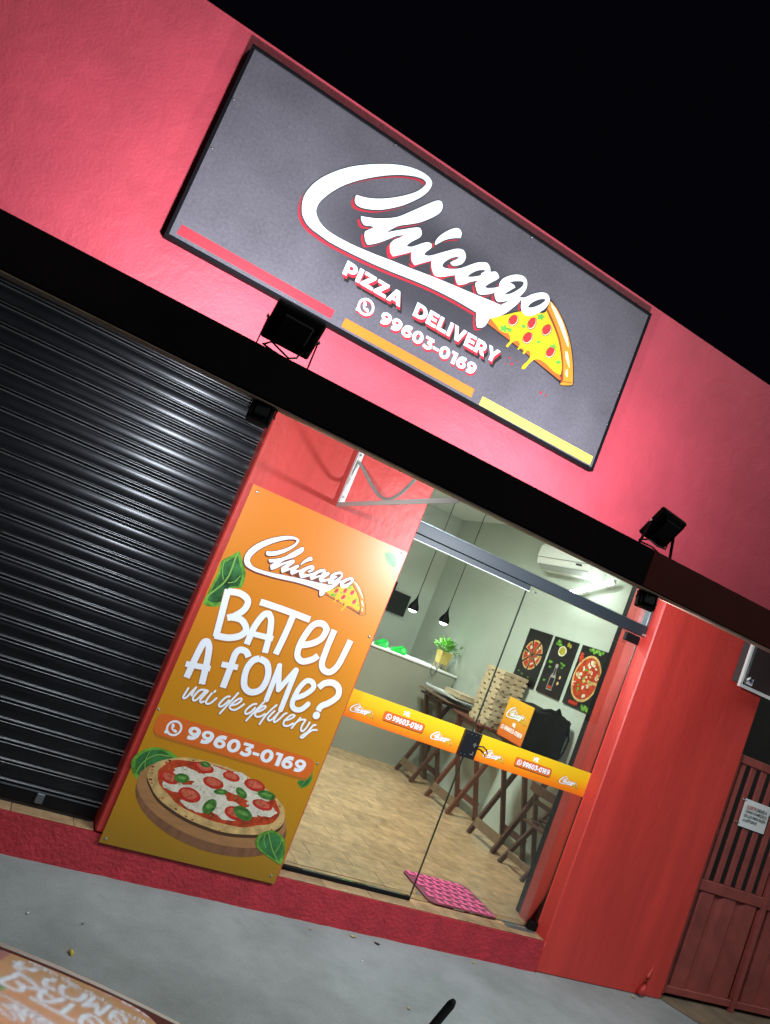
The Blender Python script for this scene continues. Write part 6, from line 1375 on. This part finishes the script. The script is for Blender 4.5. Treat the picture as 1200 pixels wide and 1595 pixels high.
# foam doormat with raised chevrons
dm = thing('doormat', 'pink foam doormat with raised pattern inside the glass door', 'doormat', (2.385, 0.36, 0.2045))
bm = bmesh.new()
pts = rrect(-0.272, -0.225, 0.272, 0.225, 0.05, 5)
lo_ = [bm.verts.new((x, y_, 0.0)) for x, y_ in pts]; hi_ = [bm.verts.new((x, y_, 0.011)) for x, y_ in pts]
for i in range(len(pts)): bm.faces.new((lo_[i], lo_[(i+1) % len(pts)], hi_[(i+1) % len(pts)], hi_[i]))
bm.faces.new(hi_); bm.faces.new(lo_[::-1])
obj('base', bm, M_MATD, dm)
k = 0
for iy in range(6):
    for ix in range(8):
        cx, cy = -0.236+0.0675*ix+(0.017 if iy % 2 else -0.010), -0.185+0.074*iy
        if abs(cx) > 0.245: continue
        bm = bmesh.new()
        # step-shaped rib: long bar with a short return, so the grooves read as a key pattern
        add_box(bm, (cx-0.028, cy-0.030, 0.0112), (cx+0.028, cy-0.004, 0.0175), 0.002)
        add_box(bm, (cx-0.028, cy-0.0035, 0.0112), (cx+0.006, cy+0.030, 0.0175), 0.002)
        obj('rib', bm, M_MAT, dm); k += 1

# ================================================================== LITTER on the pavement
def scrap(nm, label, cat, x, y, r, mt, seed, thick=0.004, curl=0.01):
    q = random.Random(seed); bm = bmesh.new()
    n_ = 9; ring = []
    for i in range(n_):
        a = 2*math.pi*i/n_; rr2 = r*q.uniform(0.6, 1.15)
        ring.append(bm.verts.new((rr2*math.cos(a), rr2*0.62*math.sin(a), 0.003+curl*abs(math.cos(a))*q.uniform(0.4, 1))))
    c_ = bm.verts.new((0, 0, 0.004))
    for i in range(n_): bm.faces.new((c_, ring[i], ring[(i+1) % n_]))
    ge = bmesh.ops.extrude_face_region(bm, geom=bm.faces[:])
    for v in [g_ for g_ in ge['geom'] if isinstance(g_, bmesh.types.BMVert)]: v.co.z += thick*0.4
    o = obj(nm, bm, mt); o.location = (x, y, 0); o.rotation_euler = (0, 0, q.uniform(0, 6))
    return tag(o, label, cat)
scrap('dry_leaf', 'dry tan leaf on the pavement below the door sill', 'leaf', 1.555, -0.075, 0.020, M_DRY, 1)
scrap('dark_twig', 'small dark scrap on the pavement right of the tan leaf', 'scrap', 1.71, -0.095, 0.018, M_RUBBER, 2, curl=0.004)
scrap('paper_scrap', 'tiny white paper scrap on the pavement below the shop step', 'scrap', 1.505, -0.334, 0.009, M_PAPER, 3)
scrap('paper_scrap', 'faint pale scrap on the pavement right of the white scrap', 'scrap', 1.47, -0.53, 0.006, M_PAPER, 9)
scrap('dry_leaf', 'dry leaf fragment alone on the open pavement near the antenna', 'leaf', 1.626, -0.711, 0.013, M_DRY, 4)
scrap('dry_leaf', 'small yellow leaf against the step below the banner corner', 'leaf', 1.27, -0.10, 0.009, M_DRY, 5)
scrap('dry_leaf', 'yellow leaf at the foot of the wide pillar beside the drain spout', 'leaf', 3.79, -0.06, 0.018, M_DRY, 6)
scrap('dry_leaf', 'thin leaf at the foot of the step below the door edge', 'leaf', 2.42, -0.07, 0.014, M_DRY, 7)
bm = bmesh.new(); add_tube(bm, [(-0.014, 0, 0.009), (0.014, 0, 0.009)], 0.008, 10)
o = obj('cigarette_butt', bm, mat('yellow_filter_paper', (0.62, 0.46, 0.08), 0.7)); o.location = (-0.082, -0.765, 0); o.rotation_euler = (0, 0, 1.9)
tag(o, 'yellow cigarette butt on the pavement in front of the parked car', 'litter')
for x, y_, s in ((-0.27, -0.52, 11), (-0.03, -0.52, 12)):
    scrap('paper_scrap', ('tiny pale scrap on the pavement left of the cigarette butt', 'tiny dark speck on the pavement behind the cigarette butt')[s-11], 'scrap', x, y_, 0.008, (M_PAPER, M_RUBBER)[s-11], s)

# ================================================================== PARKED CAR, its rear towards the shop
car = thing('parked_car', 'dark red hatchback with mirror dark roof glass parked with its rear to the shop', 'car', (-1.13, -4.9, 0))
def PCAR(o): o.matrix_parent_inverse = Matrix.Translation((1.13, 4.9, 0)); return o
CXC = -1.13; YE = -3.27
def roof_z(x, y):
    s = max(0.0, YE-y); s1 = min(s, 0.346)
    z = 1.360 - 0.23*(x-CXC)**2 + 0.27*s1 - 0.39*s1*s1
    if s > 0.346: z += 0.0 - 0.035*max(0, s-0.9)**2
    if y > YE: z -= 0.27*(y-YE)+0.5*(y-YE)**2
    return z
def roof_patch(xs, ys, lift, thick=0.004):
    bm = bmesh.new()
    g_ = [[bm.verts.new((x, y, roof_z(x, y)+lift)) for x in xs] for y in ys]
    for i in range(len(ys)-1):
        for j in range(len(xs)-1):
            bm.faces.new((g_[i][j], g_[i][j+1], g_[i+1][j+1], g_[i+1][j])).smooth = True
    return bm
def lin(a, b, n): return [a+(b-a)*i/n for i in range(n+1)]
M_MIRROR = mat('mirror_tint_roof_glass', (0.64, 0.64, 0.65), 0.055, metal=0.40, spec=0.5)
# red roof skin
PCAR(obj('roof', roof_patch(lin(CXC-0.62, CXC+0.62, 24), lin(-3.246, -5.3, 30), 0.0), M_CARRED, car))
# roof glass with rounded rear corners
bm = bmesh.new()
ol = rrect(CXC-0.572, -4.05, CXC+0.572, YE, 0.035, 6)
gx = lin(CXC-0.572, CXC+0.572, 36); gy = lin(-4.05, YE, 26)
gg = {}
def inside(x, y):
    r = 0.035
    for cx_ in (CXC-0.572+r, CXC+0.572-r):
        if y > YE-r and ((cx_ < CXC and x < cx_) or (cx_ > CXC and x > cx_)):
            return math.hypot(x-cx_, y-(YE-r)) <= r
    return True
def gv(x, y):
    k_ = (round(x, 5), round(y, 5))
    if k_ not in gg: gg[k_] = bm.verts.new((x, y, roof_z(x, y)+0.003))
    return gg[k_]
gx = [CXC-0.572] + lin(CXC-0.560, CXC+0.560, 34) + [CXC+0.572]; gy = lin(-4.05, YE-0.035, 24)
for i in range(len(gy)-1):
    for j in range(len(gx)-1):
        bm.faces.new((gv(gx[j], gy[i]), gv(gx[j+1], gy[i]), gv(gx[j+1], gy[i+1]), gv(gx[j], gy[i+1]))).smooth = True
rows_ = [YE-0.035+0.035*math.sin(a) for a in [RAD(15*k) for k in range(7)]]
for i in range(6):
    e0 = 0.572-0.035*(1-math.cos(RAD(15*i))); e1 = 0.572-0.035*(1-math.cos(RAD(15*(i+1))))
    xa = [CXC-e0]+lin(CXC-0.53, CXC+0.53, 32)+[CXC+e0]; xb = [CXC-e1]+lin(CXC-0.53, CXC+0.53, 32)+[CXC+e1]
    if i == 0: xa = [CXC-0.572]+lin(CXC-0.53, CXC+0.53, 32)+[CXC+0.572]
    for j in range(len(xa)-1):
        bm.faces.new((gv(xa[j], rows_[i]), gv(xa[j+1], rows_[i]), gv(xb[j+1], rows_[i+1]), gv(xb[j], rows_[i+1]))).smooth = True
PCAR(obj('roof_glass', bm, M_MIRROR, car))
PCAR(obj('rear_trim', roof_patch(lin(CXC-0.622, CXC+0.622, 24), [-3.2455, -3.237, -3.2285], 0.0005), M_TRIM, car))
# body shell: sections along the car
def section(y, half, z0, z1, tuck):
    return [(-half+tuck*0.3, z0), (-half-0.0, z0+0.12), (-half, (z0+z1)*0.5), (-half+tuck*0.4, z1-0.05), (-half+tuck, z1), (half-tuck, z1), (half-tuck*0.4, z1-0.05), (half, (z0+z1)*0.5), (half, z0+0.12), (half-tuck*0.3, z0)]
bm = bmesh.new(); rings = []
for y, hf, z0, z1, tk in ((-3.10, 0.70, 0.34, 0.62, 0.05), (-3.12, 0.76, 0.26, 0.80, 0.05), (-3.20, 0.80, 0.22, 0.93, 0.06), (-3.6, 0.82, 0.20, 0.94, 0.06), (-4.6, 0.83, 0.19, 0.94, 0.06), (-5.6, 0.83, 0.19, 0.94, 0.07), (-6.1, 0.81, 0.20, 0.90, 0.10), (-6.6, 0.78, 0.24, 0.82, 0.14), (-6.78, 0.70, 0.30, 0.66, 0.16)):
    rings.append([bm.verts.new((CXC+x, y, z)) for x, z in section(y, hf, z0, z1, tk)])
for i in range(len(rings)-1):
    for k in range(len(rings[0])): bm.faces.new((rings[i][k], rings[i][(k+1) % 10], rings[i+1][(k+1) % 10], rings[i+1][k])).smooth = True
bm.faces.new(rings[0][::-1]); bm.faces.new(rings[-1])
PCAR(obj('body', bm, M_CARRED, car))
# glazing between belt line and roof
def quad(nm, pts, mt, parent=car):
    bm = bmesh.new(); bm.faces.new([bm.verts.new(p) for p in pts]); 
    ge = bmesh.ops.extrude_face_region(bm, geom=bm.faces[:]); c_ = Vector((CXC, -4.6, 0.9))
    for v in [g_ for g_ in ge['geom'] if isinstance(g_, bmesh.types.BMVert)]: v.co += (c_-v.co)*0.012
    return PCAR(obj(nm, bm, mt, parent))
def rz(dx, y): return roof_z(CXC+dx, y)
quad('rear_window', [(CXC-0.55, -3.252, rz(-0.55, -3.25)-0.012), (CXC+0.55, -3.252, rz(0.55, -3.25)-0.012), (CXC+0.68, -3.215, 0.942), (CXC-0.68, -3.215, 0.942)], M_CARGLASS)
quad('windscreen', [(CXC-0.56, -5.27, rz(-0.56, -5.27)-0.005), (CXC+0.56, -5.27, rz(0.56, -5.27)-0.005), (CXC+0.68, -5.95, 0.925), (CXC-0.68, -5.95, 0.925)], M_CARGLASS)
for s in (-1, 1):
    for ya, yb in ((-3.45, -4.28), (-4.34, -5.15)):
        quad('side_window', [(CXC+s*0.618, ya, rz(0.618, ya)-0.03), (CXC+s*0.618, yb, rz(0.618, yb)-0.03), (CXC+s*0.768, yb-(0.25 if yb < -5 else 0), 0.948), (CXC+s*0.768, ya+0.05, 0.948)], M_CARGLASS)
    bm = bmesh.new()
    for (y0, z0_, d0), (y1, z1_, d1) in (((-3.262, rz(0.6, -3.26)-0.075, 0.63), (-3.235, 0.93, 0.745)), ((-4.31, rz(0.618, -4.31)-0.02, 0.615), (-4.31, 0.94, 0.772)), ((-5.25, rz(0.6, -5.25)-0.02, 0.60), (-5.98, 0.92, 0.735))):
        add_bar(bm, (CXC+s*d0, y0, z0_), (CXC+s*d1, y1, z1_), 0.06, 0.05, (0, 1, 0), 0, 0.004)
    PCAR(obj('window_pillar', bm, M_CARRED, car))
    for yw in (-3.78, -6.02):
        w_ = PCAR(obj('wheel', (lambda b: (add_tube(b, [(CXC+s*0.66, yw, 0.30), (CXC+s*0.835, yw, 0.30)], 0.30, 28), b)[1])(bmesh.new()), M_TYRE, car))
        b2 = bmesh.new(); add_tube(b2, [(CXC+s*0.836, yw, 0.30), (CXC+s*0.846, yw, 0.30)], 0.19, 20); obj('rim', b2, M_ALU, w_)
    PCAR(box('tail_light', (CXC+s*0.70-0.06, -3.135, 0.66), (CXC+s*0.70+0.06, -3.085, 0.86), M_TAIL, car, 0.01))
    PCAR(box('headlight', (CXC+s*0.56-0.12, -6.80, 0.60), (CXC+s*0.56+0.12, -6.66, 0.72), M_CTOP, car, 0.02))
    PCAR(box('door_handle', (CXC+s*0.84-0.012, -4.62, 0.80), (CXC+s*0.84+0.012, -4.48, 0.825), M_CARRED, car, 0.004))
    bm = bmesh.new(); add_box(bm, (CXC+s*0.93-0.09, -5.22, 0.96), (CXC+s*0.93+0.09, -5.12, 1.08), 0.03, 0, 2); PCAR(obj('wing_mirror', bm, M_CARRED, car))
PCAR(box('rear_bumper', (CXC-0.74, -3.13, 0.28), (CXC+0.74, -3.03, 0.50), M_CARRED, car, 0.03))
# roof antenna
bm = bmesh.new(); tip = Vector((-0.579, -3.768, 1.612)); base = Vector((-0.579, -3.639, roof_z(-0.579, -3.639)))
add_tube(bm, [base, base.lerp(tip, 0.15), base.lerp(tip, 0.7), base.lerp(tip, 0.99), tip], [0.008, 0.0025, 0.0024, 0.0024, 0.0015], 12)
PCAR(obj('antenna', bm, M_RUBBER, car))
